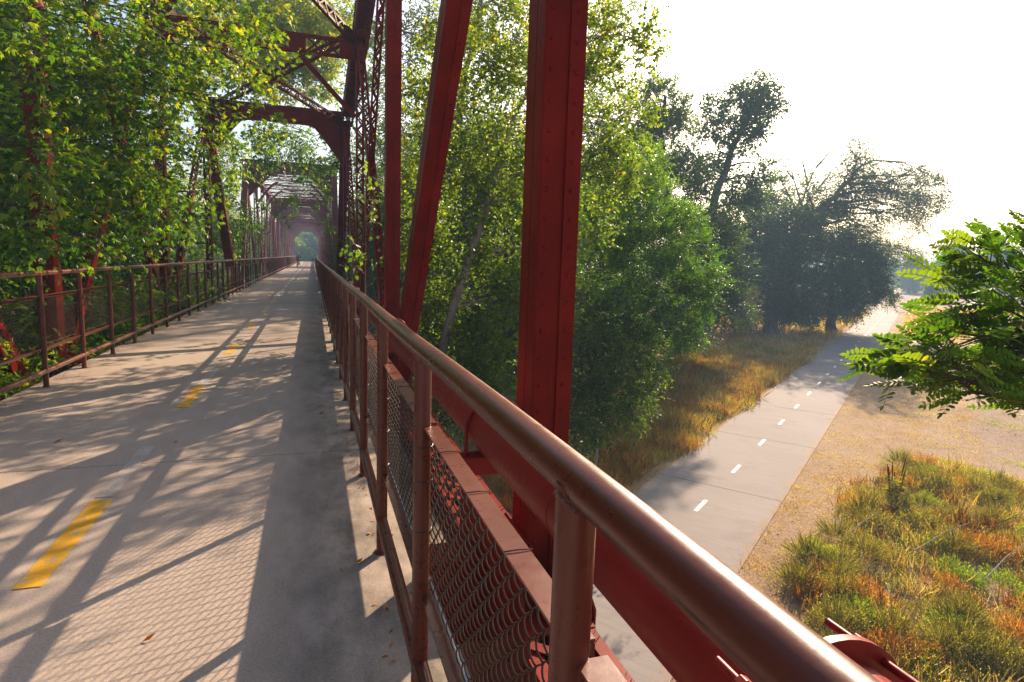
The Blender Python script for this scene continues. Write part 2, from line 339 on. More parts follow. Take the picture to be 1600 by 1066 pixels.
# road continuing beyond the bridge (embankment)
m_ = MB(); m_.prism([(XL0-.3, 156, -0.02), (XR0+.3, 156, -0.02), (XR0+4, 200, -2.5), (XL0+3, 200, -2.5)], (0, 0, -3)); o = m_.build('approach_road', MT['deck']); tag(o, kind='structure')
m_ = MB(); m_.box((-7, 156, GZ-1), (4.5, 158, -0.3)); m_.prism([(-9, 157, -0.35), (6, 157, -0.35), (16, 240, -3.2), (-12, 240, -3.2)], (0, 0, -4)); o = m_.build('embankment', MT['ground']); tag(o, kind='structure')

# ================================================================== RAILINGS
RX, LX = 0.349, -2.978
YP0 = 3.252-2*1.247-1.247*1      # first right post (behind frame)
def chain(parent, x, y0, y1, sgn, tag_far):
    """woven chain link between y0 and y1; each wire zigzags and bulges out of plane"""
    z0, z1 = 0.475, 1.035; pitch = 0.0345; cell = 0.0310
    rows = int((z1-z0)/cell)
    V = []; F = []
    def wires(ya, yb, sub, r, nside, pitch):
        ny_ = int((yb-ya)/pitch)
        for i in range(ny_):
            yc = ya+(i+.5)*pitch
            k = np.arange(rows*sub+1)/sub
            tri = np.abs(((k) % 2)-1)*2-1                      # -1..1 zigzag
            Y = yc+tri*pitch*0.53*(1 if i % 2 else -1); Z = z0+k*(z1-z0)/rows
            Xo = x+0.0065*np.sin(np.pi*k)*(1 if i % 2 else -1) if sub > 1 else x+0*k
            P = np.stack([Xo, Y, Z], 1)
            yield P, r, nside
    m1 = MB()
    def emit(m1, P, r, ns):
        n = len(P); an = np.arange(ns)*2*np.pi/ns
        d = np.gradient(P, axis=0); d /= np.linalg.norm(d, axis=1)[:, None]
        u = np.tile([1., 0, 0], (n, 1)); u -= d*(u*d).sum(1)[:, None]; u /= np.linalg.norm(u, axis=1)[:, None]; t = np.cross(d, u)
        VV = P[:, None, :]+r*(np.cos(an)[None, :, None]*u[:, None, :]+np.sin(an)[None, :, None]*t[:, None, :])
        base = len_v[0]; Vs.append(VV.reshape(-1, 3)); len_v[0] += n*ns
        i = np.arange(n-1)[:, None]; j = np.arange(ns)[None, :]; jj = (j+1) % ns
        q = np.stack([np.broadcast_to(i*ns+j, (n-1, ns)), np.broadcast_to(i*ns+jj, (n-1, ns)), np.broadcast_to((i+1)*ns+jj, (n-1, ns)), np.broadcast_to((i+1)*ns+j, (n-1, ns))], -1)
        Fs.append(q.reshape(-1, 4)+base)
    Vs = []; Fs = []; len_v = [0]
    bands = [(y0, min(y1, 6.0), 4, 0.0023, 6, pitch), (6.0, min(y1, 16.0), 2, 0.0023, 4, pitch), (16.0, 50.0, 1, 0.0022, 3, pitch*1.5), (50.0, y1, 1, 0.004, 3, pitch*3)]
    for a, b, sub, r, ns, pt in bands:
        if b <= a: continue
        for P, r_, n_ in wires(a, b, sub, r, ns, pt): emit(m1, P, r_, n_)
    V = np.concatenate(Vs); Fq = np.concatenate(Fs)
    me = bpy.data.meshes.new('chain_link_mesh'); me.vertices.add(len(V)); me.vertices.foreach_set('co', V.astype(np.float32).ravel())
    me.loops.add(Fq.size); me.loops.foreach_set('vertex_index', Fq.astype(np.int32).ravel()); me.polygons.add(len(Fq))
    me.polygons.foreach_set('loop_start', np.arange(0, Fq.size, 4, dtype=np.int32)); me.update(calc_edges=True); me.shade_smooth()
    link('chain_link_mesh', me, MT['wire'], parent)
def railing(name, x, sgn, ystart, phase, label):
    t = empty(name, (x, 5, 0)); tag(t, label, 'railing', 'railings along the two sides of the bridge deck')
    y1 = 155.0; ypos = [phase+1.2535*i for i in range(0, 130) if phase+1.2535*i < y1]
    def wob(y): return 0.004*math.sin(y*1.7+x)+0.003*math.sin(y*0.6)
    # top pipe rail, with slight waviness and welded seams
    m = MB(); Y = np.concatenate([np.arange(ystart, 12, 0.2), np.arange(12, y1+.1, 1.0)])
    m.tube([(x+wob(y), y, 1.324+0.5*wob(y+3)) for y in Y], 0.031, 28); m.build('top_rail', MT['rail'], t, True)
    m = MB(); m.tube([(x+0.012*sgn*0, y, 0.185) for y in Y], 0.030, 14); m.build('bottom_rail', MT['rail'], t, True)
    def angle(zt, nm):
        m = MB(); xa = x+sgn*0.0; xb = x+sgn*0.052
        for a, b in zip(ypos[:-1], ypos[1:]):
            lo, hi = min(xa, xb), max(xa, xb)
            m.box((lo, a+0.02, zt-0.006), (hi, b-0.02, zt))
            e0, e1 = (hi-0.006, hi) if sgn > 0 else (lo, lo+0.006)
            m.box((e0, a+0.02, zt-0.046), (e1, b-0.02, zt-0.007))
        o = m.build(nm, MT['rail'], t)
    angle(1.068, 'upper_bar'); angle(0.456, 'lower_bar')
    # tension wires and ties
    m = MB()
    for z in (1.028, 0.487): m.tube([(x+sgn*0.040, y, z+0.002*math.sin(y*9)) for y in np.arange(ystart, 30, 0.15)], 0.0036, 6)
    m.build('tension_wire', MT['galv'] if sgn > 0 else MT['wire'], t, True)
    for y in ypos[:9]:
        for z in (1.0, 0.88, 0.70, 0.51):
            m = MB(); P = [(x+math.cos(a)*0.0325+sgn*0.004, y+math.sin(a)*0.0325, z+0.004*math.sin(a)) for a in np.linspace(0, 2*math.pi, 15)]; m.tube(P, 0.0016, 5); m.build('tie_wire', MT['wire'], t)
        for q in (0.31, 0.62, 0.94):
            m = MB(); yy = y+q; P = [(x+sgn*cx, yy+0.004*cz*20, 1.045+cz) for cx, cz in ((-.003, .026), (.026, .027), (.056, .025), (.057, -.02), (.045, -.022))]; m.tube(P, 0.0015, 5); m.build('tie_wire', MT['wire'], t)
    chain(t, x+sgn*0.040, ystart, 150, sgn, None)
    for i, y in enumerate(ypos[:99]):
        m = MB(); ns = 24 if y < 8 else (12 if y < 25 else 6)
        m.tube([(x, y, -0.01), (x, y, 0.3), (x, y, 1.324+.5*wob(y+3))], 0.0295, ns, True)
        if y < 7:
            m.tube([(x+.0295*math.cos(a), y+.0295*math.sin(a), 1.324+.5*wob(y+3)-math.sqrt(max(0, .0311**2-(.0295*math.cos(a))**2))-.0012+.0008*math.sin(a*23)) for a in np.linspace(0, 2*math.pi, 60)], [.0034+.0009*math.sin(i*2.1) for i in range(60)], 6)
            for zt in (1.035, .425): m.tube([(x+sgn*.0295, y-.022+.044*k/6, zt+.008*math.sin(k*1.7)) for k in range(7)], .004, 5)
        if y < 12: m.tube([(x, y, 0.0), (x, y, 0.008)], 0.042, 16)
        m.build('post', MT['rail'], t, True)
    m = MB()
    for y in ypos[99:]: m.tube([(x, y, 0), (x, y, 1.3)], 0.0295, 5)
    o = m.build('far_posts', MT['rail'], t); o['kind'] = 'stuff'
    return t
railing('railing', RX, 1, -1.2, 3.252-2.507-1.2535, 'brown pipe railing with chain link infill nearest the camera, right of the deck')
railing('railing', LX, -1, 1.0, 8.30-1.2535*5, 'brown pipe railing with chain link infill in front of the trees, left of the deck')

# ================================================================== TRUSSES
XI, XO = 1.30, 1.54; XM = (XI+XO)/2; CX = -1.315
def mir(x, side): return x if side > 0 else 2*CX-x
def laced(m, p, q, wv, w, h, step=0.32, double=False, plate=0.5, lt=0.05):
    """built-up member: two channels separated along unit vector wv by w, joined by zigzag lacing on both faces; h = channel depth"""
    p = np.array(p, float); q = np.array(q, float); wv = np.array(wv, float); d = q-p; L = np.linalg.norm(d); d /= L
    wv = wv-d*wv.dot(d); wv /= np.linalg.norm(wv); hv = np.cross(d, wv)
    for s in (-1, 1):
        o = wv*s*(w/2-0.006)
        m.bar(p+o, q+o, 0.012, h, up=hv)                                   # web
        fw = min(.08, w*.20)
        for e in (-1, 1): m.bar(p+wv*s*(w/2-fw/2)+hv*e*(h/2+.004), q+wv*s*(w/2-fw/2)+hv*e*(h/2+.004), fw, 0.010, up=hv)   # flanges
    n = max(2, int(L/step)); st = L/n
    for e in (-1, 1):
        off = hv*e*(h/2+0.014)
        for i in range(n):
            a = p+d*st*i; b = p+d*st*(i+1)
            if a is None: continue
            for sg in ((1, -1) if double else ((1,) if i % 2 == 0 else (-1,))):
                k = 0.006 if sg < 0 and double else 0
                m.bar(a+off+hv*e*k-wv*sg*(w/2-.03), b+off+hv*e*k+wv*sg*(w/2-.03), lt, 0.008, up=hv)
        for (a, b) in ((0, plate), (L-plate, L)):
            m.bar(p+d*a+off+hv*e*.012, p+d*b+off+hv*e*.012, w-.004, 0.008, up=hv)
def rivets(m, p, q, nrm, step=0.10, r=0.013):
    p = np.array(p, float); q = np.array(q, float); L = np.linalg.norm(q-p); n = int(L/step)
    for i in range(n+1): m.dome(p+(q-p)*i/n, nrm, r)
def solid_col(m, side, yc, z0, z1, dep=0.30, riv=True):
    x0, x1 = (XI, XO) if side > 0 else (mir(XO, side), mir(XI, side))
    y0, y1 = yc-dep/2, yc+dep/2
    m.box((x0, y0+.018, z0), (x1, y1-.018, z1))                       # recessed webs
    for xa, xb in ((x0-.004, x0+.07), (x1-.09, x1+.004)):
        m.box((xa, y0, z0), (xb, y0+.0165, z1)); m.box((xa, y1-.0165, z0), (xb, y1, z1))
    # inner side: outer plate with a seam
    for xs_ in ((x0-.012, x0-.0045), (x1+.0045, x1+.012)):
        m.box((xs_[0], y0+.004, z0), (xs_[1], y0+dep*.45, z1)); m.box((xs_[0], y0+dep*.49, z0), (xs_[1], y1-.004, z1))
    if riv:
        for xr in (x0+.035, x1-.045):
            rivets(m, (xr, y0, z0+.05), (xr, y0, z1-.05), (0, -1, 0), .17, .018)
def diag_box(m, side, p, q, dep=0.34):
    """solid built-up diagonal in the truss plane; p, q as (y, z)"""
    x0, x1 = (XI, XO) if side > 0 else (mir(XO, side), mir(XI, side))
    P = np.array([(x0+x1)/2, p[0], p[1]]); Q = np.array([(x0+x1)/2, q[0], q[1]]); d = (Q-P)/np.linalg.norm(Q-P)
    nrm = np.cross(d, [1, 0, 0]); 
    if nrm[1] > 0: nrm = -nrm
    W_ = x1-x0
    m.bar(P, Q, dep-.03, W_, up=(1, 0, 0))
    for s in (-1, 1):
        for xo, ww in ((-W_/2+.035, .078), (W_/2-.045, .094)):
            o = nrm*s*(dep/2-.0065)+np.array([xo, 0, 0]); m.bar(P+o, Q+o, .016, ww, up=(1, 0, 0))
    for s in (-1, 1):
        o = np.array([s*(W_/2+.0065), 0, 0])
        m.bar(P+o+nrm*dep*.26, Q+o+nrm*dep*.26, dep*.44, .006, up=(1, 0, 0)); m.bar(P+o-nrm*dep*.24, Q+o-nrm*dep*.24, dep*.44, .006, up=(1, 0, 0))
    for xo in (-W_/2+.035, W_/2-.045):
        o = nrm*(dep/2+.001)+np.array([xo, 0, 0]); rivets(m, P+o, Q+o, nrm, .17, .018)
def gusset(m, side, y, z, sy, sz, x=None):
    for x_ in ((XI-.014, XI-.028), (XO+.014, XO+.028)):
        xa, xb = sorted((mir(x_[0], side), mir(x_[1], side)))
        P = [(xa, y-sy, z-sz*.4), (xa, y-sy*.6, z-sz), (xa, y+sy*.6, z-sz), (xa, y+sy, z-sz*.4), (xa, y+sy, z+sz*.4), (xa, y+sy*.4, z+sz), (xa, y-sy*.4, z+sz), (xa, y-sy, z+sz*.4)]
        m.prism(P, (xb-xa, 0, 0))
        nx = -1 if x_[0] < XM else 1; nx *= 1 if side > 0 else -1
        xf = xb if nx > 0 else xa
        for i in range(-3, 4):
            for j in range(-3, 4):
                if abs(i)+abs(j) > 4 or (abs(i) < 1 and abs(j) < 1): continue
                m.dome((xf, y+i*sy*.26, z+j*sz*.26), (nx, 0, 0), .014)
# node table of the nearest (camelback) span: y, top z
nodes = [(-12.6, 11.4), (-4.5, 11.6), (3.62, 11.2), (11.65, 9.9), (19.85, 8.15), (28.0, 7.35)]
ZB = -0.62
T1 = empty('bridge_truss_span', (CX, 12, ZB)); tag(T1, 'nearest dark red riveted truss span with an arched portal and tall posts', 'bridge span', 'steel truss spans of the bridge')
def part(name, fn, par=T1, mt='steel'):
    m = MB(); fn(m); return m.build(name, MT[mt], par)
for side in (1, -1):
    X = mir(XM, side)
    part('solid_post', lambda m: solid_col(m, side, 3.62, ZB-.1, 11.0))
    part('solid_post', lambda m: solid_col(m, side, 11.65, ZB-.1, 9.8))
    part('solid_post', lambda m: solid_col(m, side, -4.5, ZB-.1, 11.3, riv=False))
    part('lattice_post', lambda m: laced(m, (X, 19.85, ZB), (X, 19.85, 8.1), (1, 0, 0), .24, .28, .2, False, .5, .045))
    part('lattice_post', lambda m: laced(m, (X, 28.0, ZB), (X, 28.0, 7.3), (1, 0, 0), .24, .28, .2, False, .5, .045))
    part('diagonal', lambda m: diag_box(m, side, (10.75, -.85), (3.72, 7.5)))
    part('lattice_diagonal', lambda m: laced(m, (X, 11.85, ZB+.1), (X, 19.7, 7.95), (1, 0, 0), .19, .20, .2, False, .6, .045))
    part('lattice_diagonal', lambda m: laced(m, (X+.0*side, 11.8, 9.6), (X, 19.7, ZB), (1, 0, 0), .16, .17, .2, False, .6, .045))
    part('lattice_diagonal', lambda m: laced(m, (X, 27.8, 7.1), (X, 20.05, ZB+.1), (1, 0, 0), .19, .20, .2, False, .6, .045))
    part('end_post', lambda m: (m.bar((X, 28.1, 7.3), (X, 36.1, ZB), .36, .40, up=(1, 0, 0)), m.bar((mir(XI-.02, side), 28.1, 7.3), (mir(XI-.02, side), 36.1, ZB), .20, .02, up=(1, 0, 0))))
    def chords(m):
        for (a, za), (b, zb) in zip(nodes[:-1], nodes[1:]):
            laced(m, (X+.03*side, a, za), (X+.03*side, b, zb), (1, 0, 0), .46, .36, .34, True, .8, .05)
            p = np.array([X+.03*side, a, za+.215]); q = np.array([X+.03*side, b, zb+.215]); m.bar(p, q, .012, .50, up=(1, 0, 0))
    part('top_chord', chords)
    def bchord(m):
        ya = [-12.6]+[n[0] for n in nodes[1:]]+[36.2]
        for a, b in zip(ya[:-1], ya[1:]): laced(m, (mir(1.30, side), a, ZB), (mir(1.30, side), b, ZB), (1, 0, 0), .46, .30, .36, True, .7, .07)
    part('bottom_chord', bchord)
    if side > 0:
        def web(m):
            m.prism([(1.035, -4.2, -1.30), (1.035, 4.25, -1.30), (1.035, 4.25, -.02), (1.035, 4.05, .14), (1.035, 3.0, .14), (1.035, 2.7, -.40), (1.035, -4.2, -.40)], (.014, 0, 0))
            for j in range(7): rivets(m, (1.035, 3.0+j*.19, -1.1), (1.035, 3.0+j*.19, .05), (-1, 0, 0), .16, .014)
            rivets(m, (1.035, -1, -.48), (1.035, 2.9, -.48), (-1, 0, 0), .15, .014); rivets(m, (1.035, -1, -1.2), (1.035, 2.9, -1.2), (-1, 0, 0), .15, .014)
        part('web_plate', web)
        part('bottom_plate', lambda m: m.box((.52, -4.2, -1.32), (1.034, 3.3, -1.305)))
    for (y, z) in nodes[2:]:
        part('gusset_plate', lambda m: gusset(m, side, y, ZB+.05, .62, .45))
        part('gusset_plate', lambda m: gusset(m, side, y, z-.05, .62, .42))
xl, xr = mir(XI, -1), XI
def strut(m, y, z, d=.46):
    z -= .18
    # deep sway strut: two chords, X panels and solid plates
    for zz in (z, z-d): m.bar((xl, y, zz), (xr, y, zz), .07, .09, up=(0, 0, 1)); m.bar((xl, y+.09, zz), (xr, y+.09, zz), .03, .16, up=(0, 1, 0))
    n = 11; st = (xr-xl)/n
    for i in range(n):
        a, b = xl+st*i, xl+st*(i+1)
        if i in (0, 3, 7, 10): m.box((a, y-.012, z-d), (b, y+.012, z))
        else: m.bar((a, y-.01, z), (b, y-.01, z-d), .06, .01, up=(0, 1, 0)); m.bar((a, y+.008, z-d), (b, y+.008, z), .06, .01, up=(0, 1, 0))
for (y, z) in nodes[1:5]:
    part('sway_strut', lambda m: strut(m, y, z+.05))
    part('knee_brace', lambda m: m.bar((xr-.02, y, z-2.3), (xr-1.75, y, z-.55), .13, .09, up=(0, 1, 0)))
    part('knee_brace', lambda m: m.bar((xl+.02, y, z-2.3), (xl+1.75, y, z-.55), .13, .09, up=(0, 1, 0)))
def lateral(m, a, b):
    d = np.array(b, float)-np.array(a, float); laced(m, a, b, (0, 0, 1), .30, .10, .24, False, .4, .04)
for (a, za), (b, zb) in zip(nodes[1:-1], nodes[2:]):
    part('top_lateral', lambda m: lateral(m, (xr-.1, a, za+.05), (xl+.1, b, zb+.05)))
    part('top_lateral', lambda m: lateral(m, (xl+.1, a, za-.04), (xr-.1, b, zb-.04)))
def portal_arch(m, y, xl, xr, zt, zc, zs, th=.04):
    """solid plate portal with an arched soffit and deep corner brackets; the plate has real depth with flange angles"""
    n = 22; xs_ = np.linspace(xl, xr, n+1); Lw = (xr-xl)
    def zb(x):
        e = min(x-xl, xr-x)
        c = zc-0.10*((x-(xl+xr)/2)/(Lw/2))**2
        return c if e > 1.25 else c-(zc-.1-zs)*(1-e/1.25)**1.15
    for i in range(n):
        a, b = xs_[i], xs_[i+1]
        m.prism([(a, y, zb(a)), (b, y, zb(b)), (b, y, zt), (a, y, zt)], (0, th, 0))
        m.bar((a, y+th/2, zb(a)-.008), (b, y+th/2, zb(b)-.008), .016, .24, up=(0, 1, 0))
    m.box((xl, y-.10, zt), (xr, y+.14, zt+.016))
    m.box((xl, y-.10, zt-.1), (xr, y-.085, zt))
part('portal', lambda m: portal_arch(m, 28.15, xl, xr, 7.75, 7.12, 5.5))
# stringers and floor beams under the deck
def floor(m):
    for y in [n[0] for n in nodes[1:]]: m.box((mir(XI, -1)+.01, y-.14, -.80), (XI-.26, y+.14, -.24))
    for x in (-2.7, -1.8, -.9, -.05): m.box((x-.08, -8, -.62), (x+.08, 36.2, -.225))
part('floor_beams', floor)

# ---- farther spans: constant depth Pratt trusses; one is built, two are copies
def far_span(y0, L=37.8, H=7.6):
    T = empty('bridge_truss_span', (CX, y0, ZB))
    hip = 5.4; n = 5; ys_ = [y0+hip+(L-2*hip)*i/(n-1) for i in range(n)]
    x0, x1 = XI, XO
    for side in (1, -1):
        X = mir(XM, side)
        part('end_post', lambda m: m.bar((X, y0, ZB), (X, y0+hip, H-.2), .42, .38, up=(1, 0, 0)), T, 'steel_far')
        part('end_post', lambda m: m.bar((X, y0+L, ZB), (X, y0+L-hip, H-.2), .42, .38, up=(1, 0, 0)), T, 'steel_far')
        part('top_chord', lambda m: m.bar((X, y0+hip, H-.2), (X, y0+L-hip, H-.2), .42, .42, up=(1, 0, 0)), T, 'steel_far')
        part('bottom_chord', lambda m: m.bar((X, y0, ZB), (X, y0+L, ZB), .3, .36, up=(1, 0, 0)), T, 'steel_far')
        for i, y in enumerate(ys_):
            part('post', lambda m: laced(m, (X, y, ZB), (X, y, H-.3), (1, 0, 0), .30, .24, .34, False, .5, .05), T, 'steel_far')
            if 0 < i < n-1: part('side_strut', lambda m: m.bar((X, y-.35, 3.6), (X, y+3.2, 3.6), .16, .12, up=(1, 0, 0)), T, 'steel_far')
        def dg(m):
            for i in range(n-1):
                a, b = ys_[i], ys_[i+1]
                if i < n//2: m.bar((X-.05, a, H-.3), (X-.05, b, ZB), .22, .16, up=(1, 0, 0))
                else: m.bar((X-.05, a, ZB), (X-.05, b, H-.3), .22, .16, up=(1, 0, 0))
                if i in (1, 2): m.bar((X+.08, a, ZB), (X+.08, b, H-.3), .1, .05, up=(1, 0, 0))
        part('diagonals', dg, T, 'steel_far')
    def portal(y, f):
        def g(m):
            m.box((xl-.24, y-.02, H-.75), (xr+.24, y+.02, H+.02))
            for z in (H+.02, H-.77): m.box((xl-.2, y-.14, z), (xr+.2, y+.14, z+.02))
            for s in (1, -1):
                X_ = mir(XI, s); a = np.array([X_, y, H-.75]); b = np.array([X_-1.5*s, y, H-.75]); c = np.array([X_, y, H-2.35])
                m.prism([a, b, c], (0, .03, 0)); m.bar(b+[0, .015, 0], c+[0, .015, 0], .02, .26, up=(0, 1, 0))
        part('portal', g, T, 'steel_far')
    portal(y0+hip-.25, 1); portal(y0+L-hip+.25, -1)
    def sway(m, y):
        if 1:
            m.box((xl, y-.02, H-.45), (xr, y+.02, H-.36)); m.box((xl, y-.02, H-.12), (xr, y+.02, H-.03)); [m.bar((xl+(xr-xl)*i/12, y, H-.40), (xl+(xr-xl)*(i+1)/12, y, H-.08), .035, .02, up=(0, 1, 0)) for i in range(12)]; [m.bar((xl+(xr-xl)*(i+1)/12, y+.021, H-.40), (xl+(xr-xl)*i/12, y+.021, H-.08), .035, .02, up=(0, 1, 0)) for i in range(12)]
            for s in (1, -1):
                X_ = mir(XI, s)
                for i in range(6):
                    t0, t1 = i/6, (i+1)/6; f = lambda t: np.array([X_-1.5*s*t, y, H-.55-1.7*(1-t)**1.5]); m.bar(f(t0), f(t1), .16, .12, up=(0, 1, 0))
    for y in ys_[1:-1]: part('sway_frame', lambda m: sway(m, y), T, 'steel_far')
    def lat(m):
        for a, b in zip(ys_[:-1], ys_[1:]):
            m.bar((xl, a, H-.12), (xr, b, H-.12), .15, .03, up=(0, 0, 1)); m.bar((xl, b, H-.17), (xr, a, H-.17), .15, .03, up=(0, 0, 1))
            k = 6
            for i in range(k):
                ya = a+(b-a)*(i+.5)/k; m.bar((xl, ya, H-.22), (xr, ya, H-.22), .04, .03, up=(0, 0, 1))
                m.bar((xl, a+(b-a)*i/k, H-.26), (xr, a+(b-a)*(i+1)/k, H-.26), .05, .02, up=(0, 0, 1)); m.bar((xr, a+(b-a)*i/k, H-.29), (xl, a+(b-a)*(i+1)/k, H-.29), .05, .02, up=(0, 0, 1))
    part('top_laterals', lat, T, 'steel_far')
    return T
S2 = far_span(38.6); tag(S2, 'second truss span, pinkish red with a flat portal beam, just beyond the arched portal', 'bridge span', 'steel truss spans of the bridge')
S3 = copy_tree(S2, off=(0, 39.2, 0)); tag(S3, 'third truss span of the bridge, seen framed inside the second one', 'bridge span')
S4 = copy_tree(S2, off=(0, 78.4, 0)); tag(S4, 'farthest truss span, its small portal framing the green trees at the end', 'bridge span')
# concrete piers
for i, y in enumerate((37.4, 77.0, 116.2)):
    m = MB(); m.box((-5.2, y-1.1, GZ-1), (2.6, y+1.1, ZB-.25)); m.box((-5.4, y-1.3, ZB-.25), (2.8, y+1.3, ZB-.16)); o = m.build('bridge_pier', MT['deck']); bevel(o, .06)
    tag(o, ['grey concrete pier under the end of the nearest truss span', 'grey concrete pier between the second and third truss spans', 'grey concrete pier between the third and farthest truss spans'][i], 'pier', 'bridge piers')

# ================================================================== WATER PIPE on the outside of the right truss
PX, PZ, PR = 0.956, 0.713, 0.150
WP = empty('water_pipe', (PX, 3, PZ)); tag(WP, 'large red water pipe running along the outside of the right railing, held by brackets', 'pipe')
m = MB(); Y = np.concatenate([np.arange(-2.5, 14, .5), np.arange(14, 150, 6.)]); m.tube([(PX, y, PZ) for y in Y], PR, 48); m.build('pipe', MT['pipe'], WP, True)
m = MB()
for y in (1.98,): m.tube([(PX, y-.012, PZ), (PX, y-.004, PZ), (PX, y+.004, PZ), (PX, y+.012, PZ)], [PR+.0004, PR+.0035, PR+.0035, PR+.0004], 48, False)
m.build('weld_seam', MT['pipe'], WP, True)
for y in (3.15, 7.6, 11.2, 15.6, 19.4, 23.6, 27.6, 33):
    m = MB(); P = [(PX+math.cos(a)*(PR+.013), y, PZ+math.sin(a)*(PR+.013)) for a in np.linspace(0, math.pi, 21)]
    P = [(PX+PR+.013, y, PZ-PR-.11)]+P+[(PX-PR-.013, y, PZ-PR-.11)]; m.tube(P, .011, 10)
    for s in (-1, 1):
        for z in (PZ-PR-.055, PZ-PR-.005): m.tube([(PX+s*(PR+.013), y, z), (PX+s*(PR+.013), y, z+.018)], .020, 6)
    m.build('u_bolt', MT['pipe'], WP, True)
    m = MB(); zt = PZ-PR-.004; xa, xb = PX-.24, XI+.02
    m.box((xa, y-.06, zt-.012), (xb, y+.06, zt)); m.box((xa, y-.06, zt-.10), (xb, y-.048, zt-.0125)); m.box((xa, y+.048, zt-.10), (xb, y+.06, zt-.0125))
    m.prism([(xb-.10, y-.006, zt-.105), (xb, y-.006, zt-.105), (xb, y-.006, zt-.42), (xb-.03, y-.006, zt-.42)], (0, .012, 0))
    m.build('bracket', MT['pipe'], WP)
# harnessed coupling nearest the camera: flange ring with lugs, tie rods and nuts
yc = 0.86
m = MB(); n_ = 44
for ya, yb, ro in ((yc-.030, yc-.012, PR+.060),):
    V = []; 
    for yy in (ya, yb):
        for rr in (PR+.001, ro):
            for j in range(n_): a = j*2*math.pi/n_; V.append((PX+rr*math.cos(a), yy, PZ+rr*math.sin(a)))
    F = []
    for j in range(n_):
        k = (j+1) % n_
        F += [(j, k, n_+k, n_+j), (2*n_+j, 3*n_+j, 3*n_+k, 2*n_+k), (n_+j, n_+k, 3*n_+k, 3*n_+j)]
    m.add(V, F)
m.build('flange_ring', MT['pipe'], WP, True)
m = MB(); m.tube([(PX, yc-.2, PZ), (PX, yc-.01, PZ)], PR+.018, 44, False); m.build('coupling_sleeve', MT['pipe'], WP, True)
for k, a in enumerate((D2R(48), D2R(147), D2R(246), D2R(-40))):
    c = (PX+(PR+.041)*math.cos(a), PZ+(PR+.041)*math.sin(a)); m = MB()
    Yr = np.arange(yc-.36, yc+.115, .0022)
    m.tube([(c[0], y, c[1]) for y in Yr], [0.0085+(.0008 if i % 2 else 0) for i in range(len(Yr))], 10)
    r_ = m.build('tie_rod', MT['pipe'], WP, True)
    for yn in (yc+.014, yc+.040):
        m = MB(); m.tube([(c[0], yn-.02, c[1]), (c[0], yn+.002, c[1])], .0185, 6); bevel(m.build('nut', MT['pipe'], r_), .0015, 1)
# ================================================================== VEGETATION
def unit(a): return a/(np.linalg.norm(a, axis=-1, keepdims=True)+1e-9)
class Leaves:
    """collects many small folded leaves and builds them as one mesh"""
    def __init__(s): s.V = []; s.v = []
    def add(s, P, D, Nn, L, Wd, v, wide=0.45, fold=0.12, curl=0.1):
        D = unit(D); S = unit(np.cross(D, Nn)); Nn = np.cross(S, D); L = np.broadcast_to(L, len(P))[:, None]; Wd = np.broadcast_to(Wd, len(P))[:, None]
        mid = P+D*L*wide
        a = P; b = mid+S*Wd/2+Nn*Wd*fold; c = P+D*L-Nn*L*curl; d = mid-S*Wd/2+Nn*Wd*fold
        s.V.append(np.stack([a, b, c, d], 1)); s.v.append(np.broadcast_to(v, len(P)).astype(float))
    def build(s, name, m, parent=None, label=None):
        V = np.concatenate(s.V); v = np.concatenate(s.v); n = len(V)
        me = bpy.data.meshes.new(name); me.vertices.add(4*n); me.vertices.foreach_set('co', V.astype(np.float32).ravel())
        idx = np.arange(n)[:, None]*4+np.array([[0, 1, 2, 0, 2, 3]]); idx = idx.astype(np.int32).ravel()
        me.loops.add(6*n); me.loops.foreach_set('vertex_index', idx); me.polygons.add(2*n)
        me.polygons.foreach_set('loop_start', np.arange(0, 6*n, 3, dtype=np.int32)); me.update(calc_edges=True)
        at = me.attributes.new('v', 'FLOAT', 'FACE'); at.data.foreach_set('value', np.repeat(np.clip(v, 0, 1), 2).astype(np.float32))
        return link(name, me, m, parent, label)
def rnd_dirs(n): return unit(rng.normal(size=(n, 3)))
